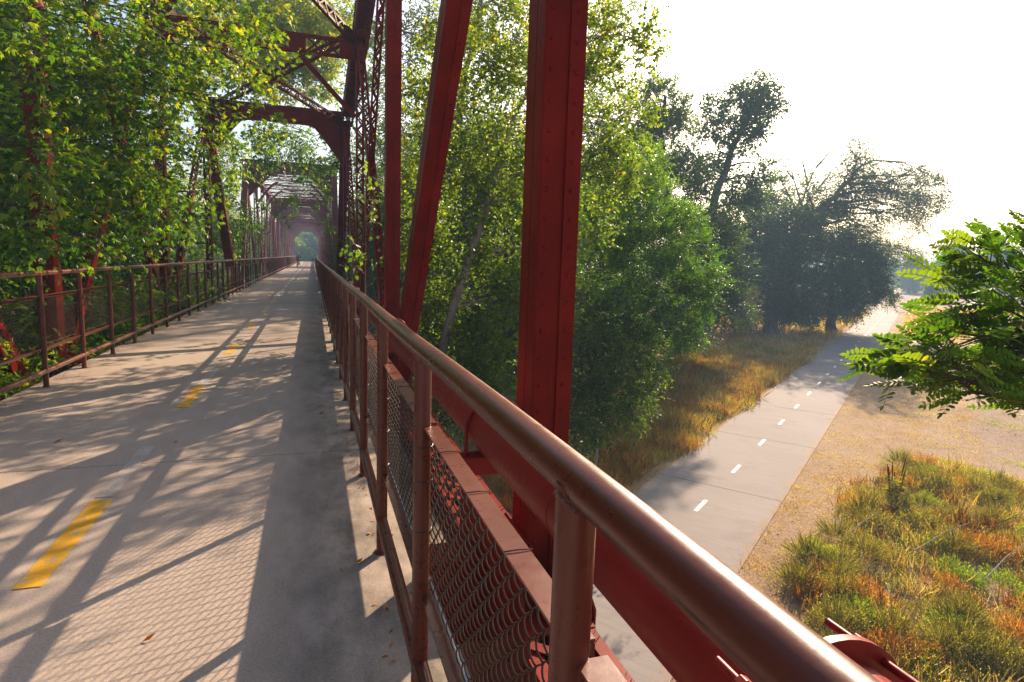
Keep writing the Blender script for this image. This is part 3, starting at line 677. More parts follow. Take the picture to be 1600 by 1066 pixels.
def leaf_twigs(L, B, T, tl, k, ll, lw, vb, mode='alt', droop=0.3, ang=0.9, jit=0.25, curl=0.1, vs=0.21):
    """B bases, T directions, tl twig lengths; k leaves along each twig"""
    n = len(B); T = unit(T); up = np.tile([0, 0, 1.], (n, 1)); S = unit(np.cross(T, up)+rng.normal(size=(n, 3))*0.35)
    N_ = np.cross(S, T)
    if mode == 'star':
        nodes_ = max(1, k//4)
        for i in range(nodes_):
            f = (i+1.0)/nodes_; P = B+T*(tl*f)[:, None]-np.array([0, 0, 1.])*(droop*tl*f*f)[:, None]*0.5
            sg = (0 if i == nodes_-1 else (1 if i % 2 else -1)); A = unit(T+S*sg*0.9-np.array([0, 0, 1])*droop+rng.normal(size=(n, 3))*jit); S2 = unit(np.cross(A, N_+rng.normal(size=(n, 3))*jit)); NN = np.cross(S2, A); vv = vb+rng.normal(size=n)*vs; P = P+A*(ll*.35)
            for q, (an, sc) in enumerate(((0, 1.0), (.62, .92), (-.62, .92), (1.25, .66), (-1.25, .66))):
                L.add(P, A*math.cos(an)+S2*math.sin(an)-np.array([0, 0, 1])*.12+rng.normal(size=(n, 3))*.10, NN+rng.normal(size=(n, 3))*.22, ll*sc*rng.uniform(.8, 1.1, n), lw*sc, np.clip(vv, 0, 1), curl=curl)
        return
    for i in range(k):
        f = (i+0.6)/k; sg = 1 if i % 2 == 0 else -1
        if mode == 'tip' and i >= k-1: sg = 0
        P = B+T*(tl*f)[:, None]-np.array([0, 0, 1.])*(droop*tl*f*f)[:, None]*0.5
        D = T*math.cos(ang)+S*sg*math.sin(ang)-np.array([0, 0, 1])*droop+rng.normal(size=(n, 3))*jit
        NN = N_+rng.normal(size=(n, 3))*jit*1.3
        s = rng.uniform(0.7, 1.15, n)
        L.add(P, D, NN, ll*s, lw*s, np.clip(vb+rng.normal(size=n)*vs, 0, 1), curl=curl)
def limb(m, p, q, r0, r1, bow=0.1, seg=7, n=6):
    p = np.array(p, float); q = np.array(q, float); L = np.linalg.norm(q-p); k1 = rng.normal(size=3)*L*bow*0.5; k1[2] += L*bow*0.4
    t = np.linspace(0, 1, seg); P = p+(q-p)*t[:, None]+k1*(np.sin(t*np.pi))[:, None]+rng.normal(size=(seg, 3))*L*0.012*np.minimum(1, np.minimum(t, 1-t)*5)[:, None]
    m.tube(list(P), list(r0+(r1-r0)*t), n, False); return P
def tree(name, label, cat, group, trunk, tr, lobes, leafm, barkm, ll, lw, dens, tl=0.5, k=8, mode='alt', droop=0.3, ang=0.9, vb=0.45, clump=0.30, sub=10, limb_r=0.05, hi=0.25, jit=0.25, base_extra=None, ysc=1.0, wiggle=0.12, holes=0.0, flat=1.0):
    """lobes: (px, py, Y, r_px) or ('w', x, y, z, r); dens: twigs per square metre of lobe disc"""
    trunk = [np.array(p, float) for p in trunk]
    t = empty(name, tuple(trunk[0])); tag(t, label, cat, group)
    wood = MB(); nseg = 10; tr_pts = []; 
    # smooth the trunk polyline
    arr = np.array(trunk); ss = np.linspace(0, 1, len(arr)); s2 = np.linspace(0, 1, nseg*2)
    T_ = np.stack([np.interp(s2, ss, arr[:, i]) for i in range(3)], 1)
    for _ in range(2): T_[1:-1] = (T_[:-2]+2*T_[1:-1]+T_[2:])/4
    T_[1:-1] += rng.normal(size=(len(T_)-2, 3))*tr*0.18
    rad = tr*(1-0.72*s2); rad[0] *= 1.5; rad[1] *= 1.12
    wood.tube(list(T_), list(rad), 10, True)
    L = Leaves(); zmin, zmax = 1e9, -1e9; LB = []
    for lb in lobes:
        if lb[0] == 'w': c = np.array(lb[1:4], float); r = lb[4]
        else: c = ony(lb[0], lb[1], lb[2]); r = lb[3]/FP*(RR[:, 2].dot(c-np.array([0, 0, CH])))
        LB.append((c, r))
    zs = [c[2] for c, r in LB]; zmin, zmax = min(zs)-1, max(zs)+1
    for c, r in LB:
        # limb from the closest lower trunk point to the lobe centre
        d = np.linalg.norm(T_-c, axis=1)+np.maximum(0, T_[:, 2]-c[2]+0.3*r)*2.0; j = max(3, int(np.argmin(d)))
        P = limb(wood, T_[j], c, max(0.012, min(rad[j]*0.7, limb_r*math.sqrt(max(r, .3))*1.3)), limb_r*0.3, wiggle)
        # clump centres towards the shell
        nc = max(4, int(dens**0.5*3.0*max(r, .5)))
        nc = min(nc, 90)
        cd = rnd_dirs(nc); cr = r*rng.uniform(0.25, 1.0, nc)**0.6
        Cc = c+cd*cr[:, None]*np.array([1, ysc, 0.9])
        for q in Cc[:sub]: limb(wood, P[rng.integers(len(P)//2, len(P))], q, limb_r*0.34, limb_r*0.08, wiggle, 6, 4)
        nt = int(dens*DM*math.pi*r*r)
        ci = rng.integers(0, nc, nt); B = Cc[ci]+rng.normal(size=(nt, 3))*r*clump*0.55*np.array([1, 1, flat])
        if holes > 0:
            hn = np.sin(B[:, 0]*2.1/r+c[0])*np.sin(B[:, 1]*2.3/r+c[1])*np.sin(B[:, 2]*2.7/r+c[2]); B = B[hn < 0.9-holes]; nt = len(B)
        T = unit(B-c)*0.8+rng.normal(size=(nt, 3))*0.5+np.array([0, 0, 0.15])
        tls = tl*rng.uniform(0.6, 1.3, nt)
        hv = vb+hi*((B[:, 2]-zmin)/(zmax-zmin)-0.5)+rng.normal(size=nt)*0.08+0.10*np.sin(ci*2.4)  # hi shifts leaf tone with height: sunlit crown tops put into the colour
        leaf_twigs(L, B, T, tls, k, ll, lw, hv, mode, droop, ang, jit)
        kk = min(nt, int(20+nt*0.03))
        for q, dd, l_ in zip(B[:kk], unit(T[:kk]), tls[:kk]): wood.tube([q-dd*l_*.6, q+dd*l_*.5, q+dd*l_*.9-np.array([0, 0, droop*l_*.3])], [limb_r*.12, limb_r*.08, limb_r*.04], 3, False)
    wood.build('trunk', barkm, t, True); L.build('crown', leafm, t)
    return t
def base_of(p, dx=0.0, dy=0.0): x, y = p[0]+dx, p[1]+dy; return (x, y, hgt(x, y)-0.1)
# ---- left of the bridge ------------------------------------------
a = ony(150, 300, 9.5)
def leftY(px): return 6.9+px*0.0135
LL = [(px, py, leftY(px)+d+(1.2 if py > 300 else 0), r*(1.1 if py > 300 else 1)) for px, py, d, r in [(40, 30, .4, 80), (130, 35, .6, 85), (220, 30, .2, 80), (310, 45, 0, 62), (370, 30, -.6, 45), (400, 95, -1.6, 42), (352, 120, -.8, 48), (432, 158, -2.2, 22), (398, 190, -1.6, 32), (472, 205, -2.8, 8), (110, 120, .6, 80), (190, 120, .3, 80), (270, 120, .3, 70), (290, 190, 0, 62), (350, 225, -.6, 34), (15, 110, .8, 60),
      (30, 230, -.2, 66), (110, 230, .2, 74), (190, 215, .2, 74), (250, 260, 0, 56), (20, 320, -.4, 56), (85, 330, -.3, 58), (160, 320, 0, 62), (235, 320, 0, 52), (290, 330, 0, 36), (60, 385, -.2, 26), (180, 385, 0, 28), (318, 300, 0, 20)]]
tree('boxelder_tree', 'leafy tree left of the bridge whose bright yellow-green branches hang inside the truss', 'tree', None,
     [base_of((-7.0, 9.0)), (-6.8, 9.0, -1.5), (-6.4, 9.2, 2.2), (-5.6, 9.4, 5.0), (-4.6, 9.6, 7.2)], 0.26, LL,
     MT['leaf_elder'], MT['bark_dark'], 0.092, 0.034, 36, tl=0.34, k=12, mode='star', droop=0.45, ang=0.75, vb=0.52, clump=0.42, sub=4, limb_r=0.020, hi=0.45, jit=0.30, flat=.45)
LT = 'trees standing left of the bridge'
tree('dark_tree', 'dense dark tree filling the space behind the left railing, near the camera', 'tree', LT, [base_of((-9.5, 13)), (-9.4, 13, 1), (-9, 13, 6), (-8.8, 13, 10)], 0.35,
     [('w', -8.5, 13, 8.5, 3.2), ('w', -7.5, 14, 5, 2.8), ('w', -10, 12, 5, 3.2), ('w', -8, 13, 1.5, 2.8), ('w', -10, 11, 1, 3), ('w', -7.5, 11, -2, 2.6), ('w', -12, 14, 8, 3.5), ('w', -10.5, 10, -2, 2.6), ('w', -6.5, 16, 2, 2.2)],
     MT['leaf_elder'], MT['bark_dark'], 0.17, 0.09, 44, tl=0.5, k=8, mode='tip', droop=0.4, vb=0.12, clump=0.5, sub=6, limb_r=0.05, hi=0.3)  # low vb: deep shade between the leaves put into the leaf colour
tree('dark_tree', 'dense green tree left of the bridge behind the middle of the left railing', 'tree', LT, [base_of((-8.5, 22)), (-8.4, 22, 1), (-8, 22, 6), (-7.6, 22, 10)], 0.3,
     [('w', -7.6, 22, 8, 3.0), ('w', -7, 21, 4, 2.6), ('w', -8, 23, 1, 2.8), ('w', -6.6, 20, 0, 2.0), ('w', -10, 21, 5, 3), ('w', -6.4, 25, 2.6, 2.0), ('w', -6.3, 24, -1.3, 2.2), ('w', -9, 20, 11, 2.6)],
     MT['leaf_elder'], MT['bark_dark'], 0.17, 0.085, 34, tl=0.5, k=8, mode='tip', droop=0.4, vb=0.32, clump=0.5, sub=6, limb_r=0.05)
tree('arching_tree', 'tree left of the bridge arching high over the truss, its foliage glowing above the struts', 'tree', LT, [base_of((-8.5, 36)), (-8.2, 36, 2), (-7, 36, 8), (-4.5, 36, 12.5)], 0.35,
     [(300, 60, 30, 55), (350, 20, 34, 60), (410, 20, 36, 55), (470, 10, 38, 48), (520, 20, 40, 40), (440, 70, 40, 45), (500, 75, 42, 42), (390, 90, 38, 40), (535, 75, 44, 22), (490, 130, 42, 32), (440, 130, 42, 26), (360, 250, 40, 22), (345, 330, 40, 24), (350, 385, 38, 20), (338, 290, 38, 22)],
     MT['leaf_elder'], MT['bark_dark'], 0.28, 0.14, 15, tl=0.8, k=8, mode='tip', droop=0.3, vb=0.72, clump=0.42, sub=8, limb_r=0.05, hi=0.4)
tree('hanging_tree', 'tree beside the second span whose dark twigs hang in front of its portal', 'tree', None, [base_of((4.6, 35)), (4.4, 35, 2), (3.2, 35, 7), (1.5, 35.5, 9.6)], 0.22,
     [(410, 215, 34, 24), (450, 225, 34, 30), (500, 232, 34, 34), (520, 262, 34, 22), (478, 262, 34, 20), (418, 258, 34, 12), (380, 225, 34, 22), (362, 262, 34, 13), (400, 330, 33.5, 12), (448, 318, 33.5, 14), (455, 340, 33.5, 9), (505, 310, 33.5, 12), (540, 230, 34, 20), (385, 350, 36, 16), (380, 385, 36, 14), (515, 350, 34, 10), (425, 240, 34, 20)],
     MT['leaf_elder'], MT['bark_dark'], 0.19, 0.08, 20, tl=0.5, k=6, mode='tip', droop=0.5, vb=0.30, clump=0.5, sub=3, limb_r=0.010, jit=0.4)
tree('vine', 'leafy vine climbing the lattice posts beside the right railing', 'vine', None, [(1.0, 14.2, -4.6), (1.1, 14.2, -1), (1.15, 14.3, 1.5), (1.15, 14.3, 3.4)], 0.02,
     [(572, 275, 14.3, 10), (568, 310, 14.3, 12), (572, 345, 14.3, 12), (562, 380, 14.3, 13), (575, 400, 14.3, 10), (558, 410, 14.3, 12), (583, 290, 14.3, 7)],
     MT['leaf_birch'], MT['bark_pale'], 0.15, 0.10, 26, tl=0.2, k=4, vb=0.35, clump=0.5, sub=3, limb_r=0.008)
# undergrowth along the left edge of the deck
for i, (x, y, z, r, vb) in enumerate([(-4.1, 5.6, -.5, .75, .55), (-3.9, 7.6, -.45, .65, .5), (-4.2, 9.6, -.4, .7, .5), (-3.9, 11.8, -.3, .6, .6), (-4.2, 14.5, -.2, .8, .45), (-4.0, 17.6, -.1, .8, .5), (-3.75, 20.8, .05, .75, .55), (-4.3, 24, 0, .8, .4), (-4.2, 28, 0, .8, .4), (-5.2, 7.5, 0.2, 1.1, .3), (-5.4, 11.2, .3, 1.1, .3), (-5.4, 15, .4, 1.2, .3)]):
    tree('roadside_shrub', ['bright leafy shrub poking through the foot of the left railing nearest the camera', 'low green shrub under the left railing beside its first posts', 'low green shrub behind the third bay of the left railing', 'leafy shrub touching the bottom rail of the left railing', 'dark shrub below the left railing', 'green shrub at the deck edge under the left railing', 'green shrub growing over the left deck edge through the railing', 'dark shrub far along the left railing', 'farthest dark shrub along the left railing', 'tall shrub behind the nearest bay of the left railing', 'tall shrub behind the left tower post', 'tall shrub deep behind the left railing'][i],
         'shrub', 'shrubs along the left deck edge', [(x-.3, y, GZ), (x-.2, y, -2.5), (x, y, z-.3)], 0.05,
         [('w', x, y, z, r), ('w', x-.3, y+.6, z-.4, r*.9), ('w', x-.2, y-.6, z-.5, r*.8)], MT['leaf_elder'], MT['bark_dark'], 0.085 if y < 10 else .12, 0.036 if y < 10 else .055, 150 if y < 10 else 70, tl=0.22, k=7, mode='tip', droop=0.2, vb=vb, clump=0.5, sub=6, limb_r=0.012)
# ---- right of the bridge -----------------------------------------
RT = 'trees between the bridge and the lower path'
p1 = ony(690, 530, 11); p2 = ony(745, 370, 11.5); p3 = ony(790, 210, 12); p4 = ony(838, 120, 12)
tree('cottonwood_tree', 'pale-trunked tree with small glittering leaves, seen between the diagonal and the tall post', 'tree', RT,
     [base_of(p1, -0.5), tuple(p1), tuple(p2), tuple(p3), tuple(p4)], 0.11,
     [(745, 90, 12, 62), (690, 60, 12.5, 42), (800, 50, 12, 50), (700, 170, 12.5, 55), (775, 170, 12, 58), (655, 210, 13, 40), (660, 300, 13, 45), (730, 270, 12, 58), (790, 290, 12, 52), (660, 390, 12.5, 46), (730, 370, 12, 60), (800, 390, 11.5, 50), (665, 470, 12, 50), (740, 470, 11.5, 60), (805, 490, 11, 45), (700, 560, 11, 60), (770, 560, 10.5, 55), (740, 640, 10.5, 60), (800, 620, 10, 40),
      (640, 130, 13, 24), (930, 60, 10.5, 42), (985, 30, 9.8, 36), (940, 130, 10.5, 46), (995, 100, 10, 30), (930, 210, 11, 46), (985, 190, 11, 34), (930, 290, 11, 45), (965, 260, 11, 40), (920, 360, 11.5, 40), (1010, 60, 9.6, 20), (860, 250, 12, 40), (860, 450, 12, 40)],
     MT['leaf_birch'], MT['bark_pale'], 0.078, 0.056, 72, tl=0.32, k=8, mode='alt', droop=0.25, vb=0.45, clump=0.42, sub=9, limb_r=0.022, hi=0.60, jit=0.5)
tree('tall_tree', 'tall thin tree with sparse foliage and grey branches behind the tall post', 'tree', RT, [base_of(ony(700, 500, 30)), tuple(ony(700, 400, 30)), tuple(ony(720, 150, 30)), tuple(ony(760, -40, 30))], 0.3,
     [(640, 60, 30, 50), (660, 150, 30, 45), (700, 20, 31, 50), (760, 10, 30, 60), (800, 90, 30, 55), (640, 230, 30, 50), (700, 240, 32, 60), (780, 230, 32, 60), (950, 20, 32, 50), (900, 100, 33, 55), (660, 340, 32, 60), (740, 360, 32, 70), (820, 350, 32, 60), (700, 450, 32, 70), (790, 450, 32, 70), (560, 60, 34, 38), (590, 150, 34, 40), (570, 250, 34, 38), (590, 350, 33, 40), (560, 400, 34, 34)],
     MT['leaf_dark'], MT['bark_grey'], 0.16, 0.085, 17, tl=0.7, k=8, vb=0.55, clump=0.45, sub=9, limb_r=0.045, hi=0.5, jit=0.4, wiggle=.2)
tree('locust_tree', 'bright green locust tree with feathery leaves beside the lower path, right of the tall post', 'tree', RT, [base_of(ony(905, 560, 16.5)), tuple(ony(915, 470, 16.2)), tuple(ony(965, 350, 15.7))], 0.10,
     [(985, 290, 15.8, 45), (1020, 330, 15.8, 48), (960, 350, 15.0, 55), (1050, 380, 15.4, 52), (1000, 410, 15.0, 60), (1085, 410, 15.0, 42), (1110, 440, 15.0, 24), (940, 430, 15.0, 50), (1040, 460, 14.6, 52), (1090, 465, 14.6, 32), (980, 500, 14.6, 50), (1050, 515, 14.2, 38), (1085, 520, 14.2, 22), (930, 500, 14.6, 45), (920, 330, 15.8, 40), (1015, 255, 16.5, 25)],
     MT['leaf_locust'], MT['bark_dark'], 0.085, 0.034, 60, tl=0.5, k=14, mode='tip', droop=0.12, ang=1.15, vb=0.42, clump=0.22, flat=.6, sub=9, limb_r=0.03, hi=0.6, jit=0.16)
tree('leafy_shrub', 'dark glossy shrub at the foot of the tall post, above the small sign', 'shrub', RT, [base_of(ony(915, 680, 14.5)), tuple(ony(915, 640, 14.5)), tuple(ony(950, 570, 14.5))], 0.07,
     [(925, 520, 14, 40), (960, 560, 14, 44), (905, 590, 13.6, 45), (1000, 580, 14, 38), (950, 620, 13.6, 42), (900, 650, 13.2, 34), (1010, 610, 14, 24), (985, 550, 14.5, 36), (910, 470, 14.5, 40), (860, 560, 14, 40), (850, 620, 13.6, 40), (935, 665, 13.4, 26), (960, 650, 13.6, 26), (900, 690, 13.2, 26), (1000, 640, 14, 20)],
     MT['leaf_birch'], MT['bark_pale'], 0.10, 0.05, 70, tl=0.36, k=9, droop=0.35, vb=0.20, clump=0.42, sub=8, limb_r=0.02, hi=0.3, jit=0.3)
tree('willow_tree', 'olive green tree rising behind the locust, pointed grey-green top against the sky', 'tree', RT, [base_of(ony(1060, 520, 36)), tuple(ony(1050, 400, 36)), tuple(ony(1030, 220, 36)), tuple(ony(1040, 150, 36))], 0.35,
     [(1030, 160, 36, 34), (1060, 180, 36, 24), (990, 190, 36, 42), (1040, 225, 36, 42), (1075, 265, 36, 34), (990, 260, 36, 46), (1050, 300, 35, 46), (1100, 330, 35, 36), (1110, 380, 34, 40), (1140, 420, 34, 34), (1120, 460, 34, 36), (1150, 480, 34, 26), (930, 180, 36, 36), (1090, 380, 34, 50), (940, 260, 36, 40), (1010, 340, 35, 40), (960, 330, 36, 50), (900, 400, 36, 60), (970, 440, 34, 60), (1040, 440, 34, 60), (890, 510, 34, 60), (1000, 520, 34, 50), (1080, 500, 34, 34)],
     MT['leaf_dark'], MT['bark_grey'], 0.22, 0.08, 24, tl=0.8, k=10, droop=0.2, ang=.5, vb=0.62, clump=0.36, sub=8, limb_r=0.05, hi=0.5, jit=0.25)
FT = 'large trees beside the far stretch of the lower path'
tree('leaning_cottonwood', 'tall cottonwood with a long leaning trunk and an open dark crown against the white sky', 'tree', FT, [base_of(ony(1100, 500, 46)), tuple(ony(1100, 440, 46)), tuple(ony(1118, 310, 46)), tuple(ony(1140, 240, 46)), tuple(ony(1178, 165, 46))], 0.55,
     [(1178, 150, 46, 24), (1200, 150, 46, 20), (1190, 170, 46, 26), (1212, 160, 46, 13), (1150, 165, 46, 22), (1118, 175, 46, 22), (1105, 200, 46, 20), (1140, 200, 46, 20), (1175, 195, 46, 18), (1180, 215, 46, 12), (1165, 235, 46, 14), (1120, 235, 46, 18), (1140, 265, 46, 13), (1105, 260, 46, 18), (1160, 300, 46, 24), (1185, 280, 46, 18), (1195, 262, 46, 10), (1170, 320, 46, 18), (1130, 310, 46, 18), (1185, 212, 46, 9)],
     MT['leaf_dark'], MT['bark_grey'], 0.24, 0.18, 17, tl=0.8, k=6, vb=0.45, clump=0.5, sub=8, limb_r=0.09, hi=0.2, jit=0.5)
def farlobes(L): return [(a, b, 49, r) for a, b, r in L]
tree('spreading_tree', 'broad dark tree leaning over the lower path, its open branches spreading to the right', 'tree', FT, [base_of(ony(1205, 517, 49)), tuple(ony(1215, 440, 49)), tuple(ony(1240, 370, 49)), tuple(ony(1290, 320, 49)), tuple(ony(1330, 280, 49))], 0.6,
     farlobes([(1340, 240, 20), (1352, 262, 24), (1320, 275, 24), (1375, 280, 22), (1400, 285, 20), (1430, 275, 18), (1450, 290, 20), (1475, 290, 14), (1445, 318, 22), (1470, 320, 14), (1415, 325, 24), (1380, 320, 28), (1340, 320, 32), (1300, 310, 30), (1265, 300, 22), (1430, 350, 16), (1400, 395, 18), (1425, 395, 14), (1375, 365, 20), (1340, 375, 32)]),
     MT['leaf_sparse'], MT['bark_grey'], 0.20, 0.10, 21, tl=0.9, k=6, vb=0.22, clump=0.55, sub=12, limb_r=0.10, hi=0.1, jit=0.5)
tree('dense_tree', 'dense dark tree whose low branches touch the left edge of the far lower path', 'tree', FT, [base_of(ony(1300, 512, 49.5)), tuple(ony(1300, 440, 49.5)), tuple(ony(1300, 390, 49.5))], 0.5,
     farlobes([(1250, 350, 34), (1300, 360, 34), (1230, 400, 38), (1290, 410, 40), (1345, 405, 32), (1350, 440, 30), (1300, 455, 40), (1240, 455, 38), (1370, 450, 18), (1385, 462, 10), (1330, 475, 24), (1270, 485, 24), (1220, 485, 26), (1200, 440, 30), (1215, 350, 26), (1365, 420, 18)]),
     MT['leaf_dark'], MT['bark_dark'], 0.26, 0.12, 22, tl=1.0, k=9, vb=0.35, clump=0.38, sub=6, limb_r=0.08, hi=0.5, jit=0.3)
tree('round_tree', 'rounded blue-green tree behind the yellow sapling, in the haze', 'tree', FT, [base_of(ony(1165, 500, 55)), tuple(ony(1165, 450, 55)), tuple(ony(1170, 360, 55))], 0.4,
     [(1190, 320, 56, 28), (1215, 300, 60, 20), (1160, 345, 55, 34), (1190, 370, 55, 32), (1150, 400, 55, 34), (1190, 420, 55, 34), (1150, 450, 52, 34), (1190, 470, 52, 28), (1120, 440, 50, 34), (1130, 490, 50, 26), (1170, 495, 50, 22), (1210, 330, 58, 22)],
     MT['leaf_dark'], MT['bark_grey'], 0.28, 0.13, 14, tl=0.9, k=9, vb=0.6, clump=0.38, sub=6, limb_r=0.07, hi=0.5)
# bare-topped snag branches over the round tree
def snag():
    b = ony(1225, 505, 58); t = empty('bare_topped_tree', base_of(b)); tag(t, 'half-dead tree with bare forked branches reaching into the white sky', 'tree', FT)
    m = MB(); P = [ony(*p, 58) for p in ((1225, 500), (1232, 420), (1245, 350), (1252, 318))]; P[0] = np.array(base_of(P[0]))
    m.tube(P, [.5, .4, .3, .2], 8)
    for pts in ([(1252, 318), (1240, 280), (1232, 250)], [(1250, 325), (1262, 290), (1275, 262), (1290, 250)], [(1250, 330), (1275, 300), (1310, 292)], [(1248, 340), (1230, 300), (1222, 285)], [(1262, 290), (1256, 260), (1250, 240)], [(1275, 262), (1296, 238), (1300, 225)], [(1240, 280), (1225, 262)], [(1275, 300), (1290, 280), (1312, 272)], [(1245, 350), (1215, 330), (1205, 312)]):
        Q = [ony(*p, 58+rng.uniform(-.5, .5)) for p in pts]; m.tube(Q, list(np.linspace(.13, .03, len(Q))), 5, False)
        for q in Q[1:]:
            for _ in range(5): d = rnd_dirs(1)[0]; d[2] = abs(d[2]); m.tube([q, q+d*.8, q+d*1.5+[0, 0, .3]], [.04, .025, .01], 3, False)
    m.build('trunk', MT['bark_grey'], t, True)
    L = Leaves(); cs = [ony(*p, 58) for p in ((1225, 262), (1238, 300), (1262, 300), (1250, 345), (1235, 370), (1270, 350))]
    for c in cs:
        n = 46; B = c+rng.normal(size=(n, 3))*.9; leaf_twigs(L, B, rnd_dirs(n), np.full(n, .7), 6, .3, .15, np.full(n, .35), jit=.5)
    L.build('crown', MT['leaf_sparse'], t)
snag()
tree('yellow_sapling', 'small sapling with yellowing leaves standing in the grass in front of the dark trees', 'sapling', None, [base_of(ony(1160, 520, 44)), tuple(ony(1162, 495, 44)), tuple(ony(1170, 455, 44))], 0.05,
     [(1168, 452, 44, 9), (1160, 472, 44, 14), (1178, 470, 44, 12), (1155, 492, 44, 16), (1172, 495, 44, 13), (1162, 508, 44, 12)],
     MT['leaf_yellow'], MT['bark_pale'], 0.16, 0.10, 22, tl=0.35, k=6, vb=0.45, clump=0.6, sub=8, limb_r=0.02, jit=0.5)
# far tree lines
HG = 'hazy trees in the distance'
k_ = 0
for (px, py, Y, r, nm, lab) in [(1430, 430, 150, 26, 'far_tree', 'hazy tree at the far bend of the lower path'), (1490, 425, 140, 36, 'far_tree', 'larger hazy tree right of the far bend of the path'), (1560, 420, 130, 40, 'far_tree', 'hazy tree behind the foreground branch'), (1640, 415, 120, 50, 'far_tree', 'hazy tree at the right edge of the photo'), (1395, 425, 210, 20, 'far_tree', 'pale tree straight above the end of the lower path'), (1335, 425, 190, 26, 'far_tree', 'pale tree glimpsed left of the path end'), (1460, 445, 100, 16, 'far_tree', 'low green bush at the right verge of the far path')]:
    b = ony(px, 440, Y); R_ = r/FP*RR[:, 2].dot(b); c = np.array([b[0], b[1], GZ+R_*1.05])
    tree(nm, lab, 'tree', HG, [base_of(b), (b[0], b[1], GZ+R_*.5), (b[0], b[1], c[2]+R_*.3)], .3, [('w', c[0]+R_*dx, c[1], c[2]+R_*dz, R_*q) for dx, dz, q in ((0, .35, .55), (-.5, 0, .6), (.5, .05, .55), (0, -.45, .7), (-.1, .75, .35))], MT['leaf_sparse'], MT['bark_grey'], R_*.10, R_*.05, 220/R_**2, tl=R_*.2, k=6, vb=.5, clump=.5, sub=4, limb_r=.1)
for i, (x, y, H_, vb) in enumerate([(-4.5, 176, 9, .5), (-9, 182, 14, .25), (-2.2, 204, 11, .25), (3, 200, 13, .35), (8, 180, 13, .6), (-1, 222, 13, .2), (6, 162, 9, .9), (-14, 170, 13, .4), (-5.2, 166, 5, .9)]):
    R_ = H_*.36; z0 = GZ+.3
    tree('distant_tree', ['bright tree left of the road past the bridge end', 'tall dark tree left past the bridge end', 'blue-green tree straight beyond the last portal', 'hazy tree right of centre beyond the last portal', 'tall tree right of the road past the bridge end', 'farthest tree closing the view through the portals', 'yellowish tree close to the right side of the last portal', 'outer tree left past the bridge end', 'small bright bush at the left foot of the last portal'][i], 'tree', 'trees beyond the far end of the bridge',
         [(x, y, z0-.5), (x, y, z0+H_*.5), (x, y, z0+H_*.8)], .25, [('w', x+dx*R_, y, z0+H_*dz, R_*q) for dx, dz, q in ((0, .85, .6), (-.5, .62, .7), (.5, .6, .7), (0, .4, .9), (-.3, .2, .7), (.4, .2, .7))], MT['leaf_elder'] if vb > .45 else MT['leaf_dark'], MT['bark_dark'], R_*.16, R_*.08, 240/R_**2, tl=R_*.25, k=6, vb=vb, clump=.5, sub=4, limb_r=.08)
for i, (x, y, H_, vb) in enumerate([(-16, 50, 12, .5), (-13, 62, 13, .6), (-19, 80, 14, .5), (-12, 98, 13, .5), (-15, 38, 12, .35), (-14, 24, 16, .2), (-15, 14, 16, .2), (9, 60, 15, .4), (13, 48, 16, .4), (9, 44, 15, .35), (14, 75, 15, .4), (8, 90, 14, .5), (22, 60, 15, .3), (20, 48, 14, .35), (8.5, 28, 12, .3), (30, 62, 14, .3)]):
    R_ = H_*.34; z0 = GZ
    sd = 'left' if x < 0 else 'right'
    tree('woodland_tree', ['%s, number of posts hidden behind it' % '', ''][1] or {0: 'light green tree seen through the posts of the second span on the left', 1: 'pale green tree left of the second span, behind the others', 2: 'hazy green tree far left of the third span', 3: 'light tree left beside the third span', 4: 'dark tree left of the bridge behind the arched portal leg', 5: 'tall dark tree deep in the wood left of the bridge', 6: 'tallest dark tree at the left edge of the photo', 7: 'tree right of the second span seen between the posts', 8: 'broad tree right of the second span deeper in the wood', 9: 'tree close to the right side of the second span', 10: 'hazy tree right of the third span', 11: 'farthest tree right of the third span', 12: 'dark tree deep in the wood behind the locust', 13: 'dark tree behind the willow', 14: 'dark tree low behind the pale-trunked tree', 15: 'dark tree left of the round blue-green tree'}[i], 'tree', 'woodland trees on both sides of the bridge',
         [(x, y, z0-.1), (x, y, z0+H_*.5), (x+.3, y, z0+H_*.8)], .28, [('w', x+dx*R_, y+dy*R_, z0+H_*dz, R_*q) for dx, dy, dz, q in ((0, 0, .85, .6), (-.5, .2, .64, .7), (.5, -.2, .62, .7), (0, -.3, .42, .85), (-.4, 0, .22, .75), (.4, .2, .2, .75))], MT['leaf_elder'] if x < 0 else MT['leaf_dark'], MT['bark_dark'], .24, .11, 320/R_**2, tl=.8, k=8, vb=vb, clump=.5, sub=5, limb_r=.07)
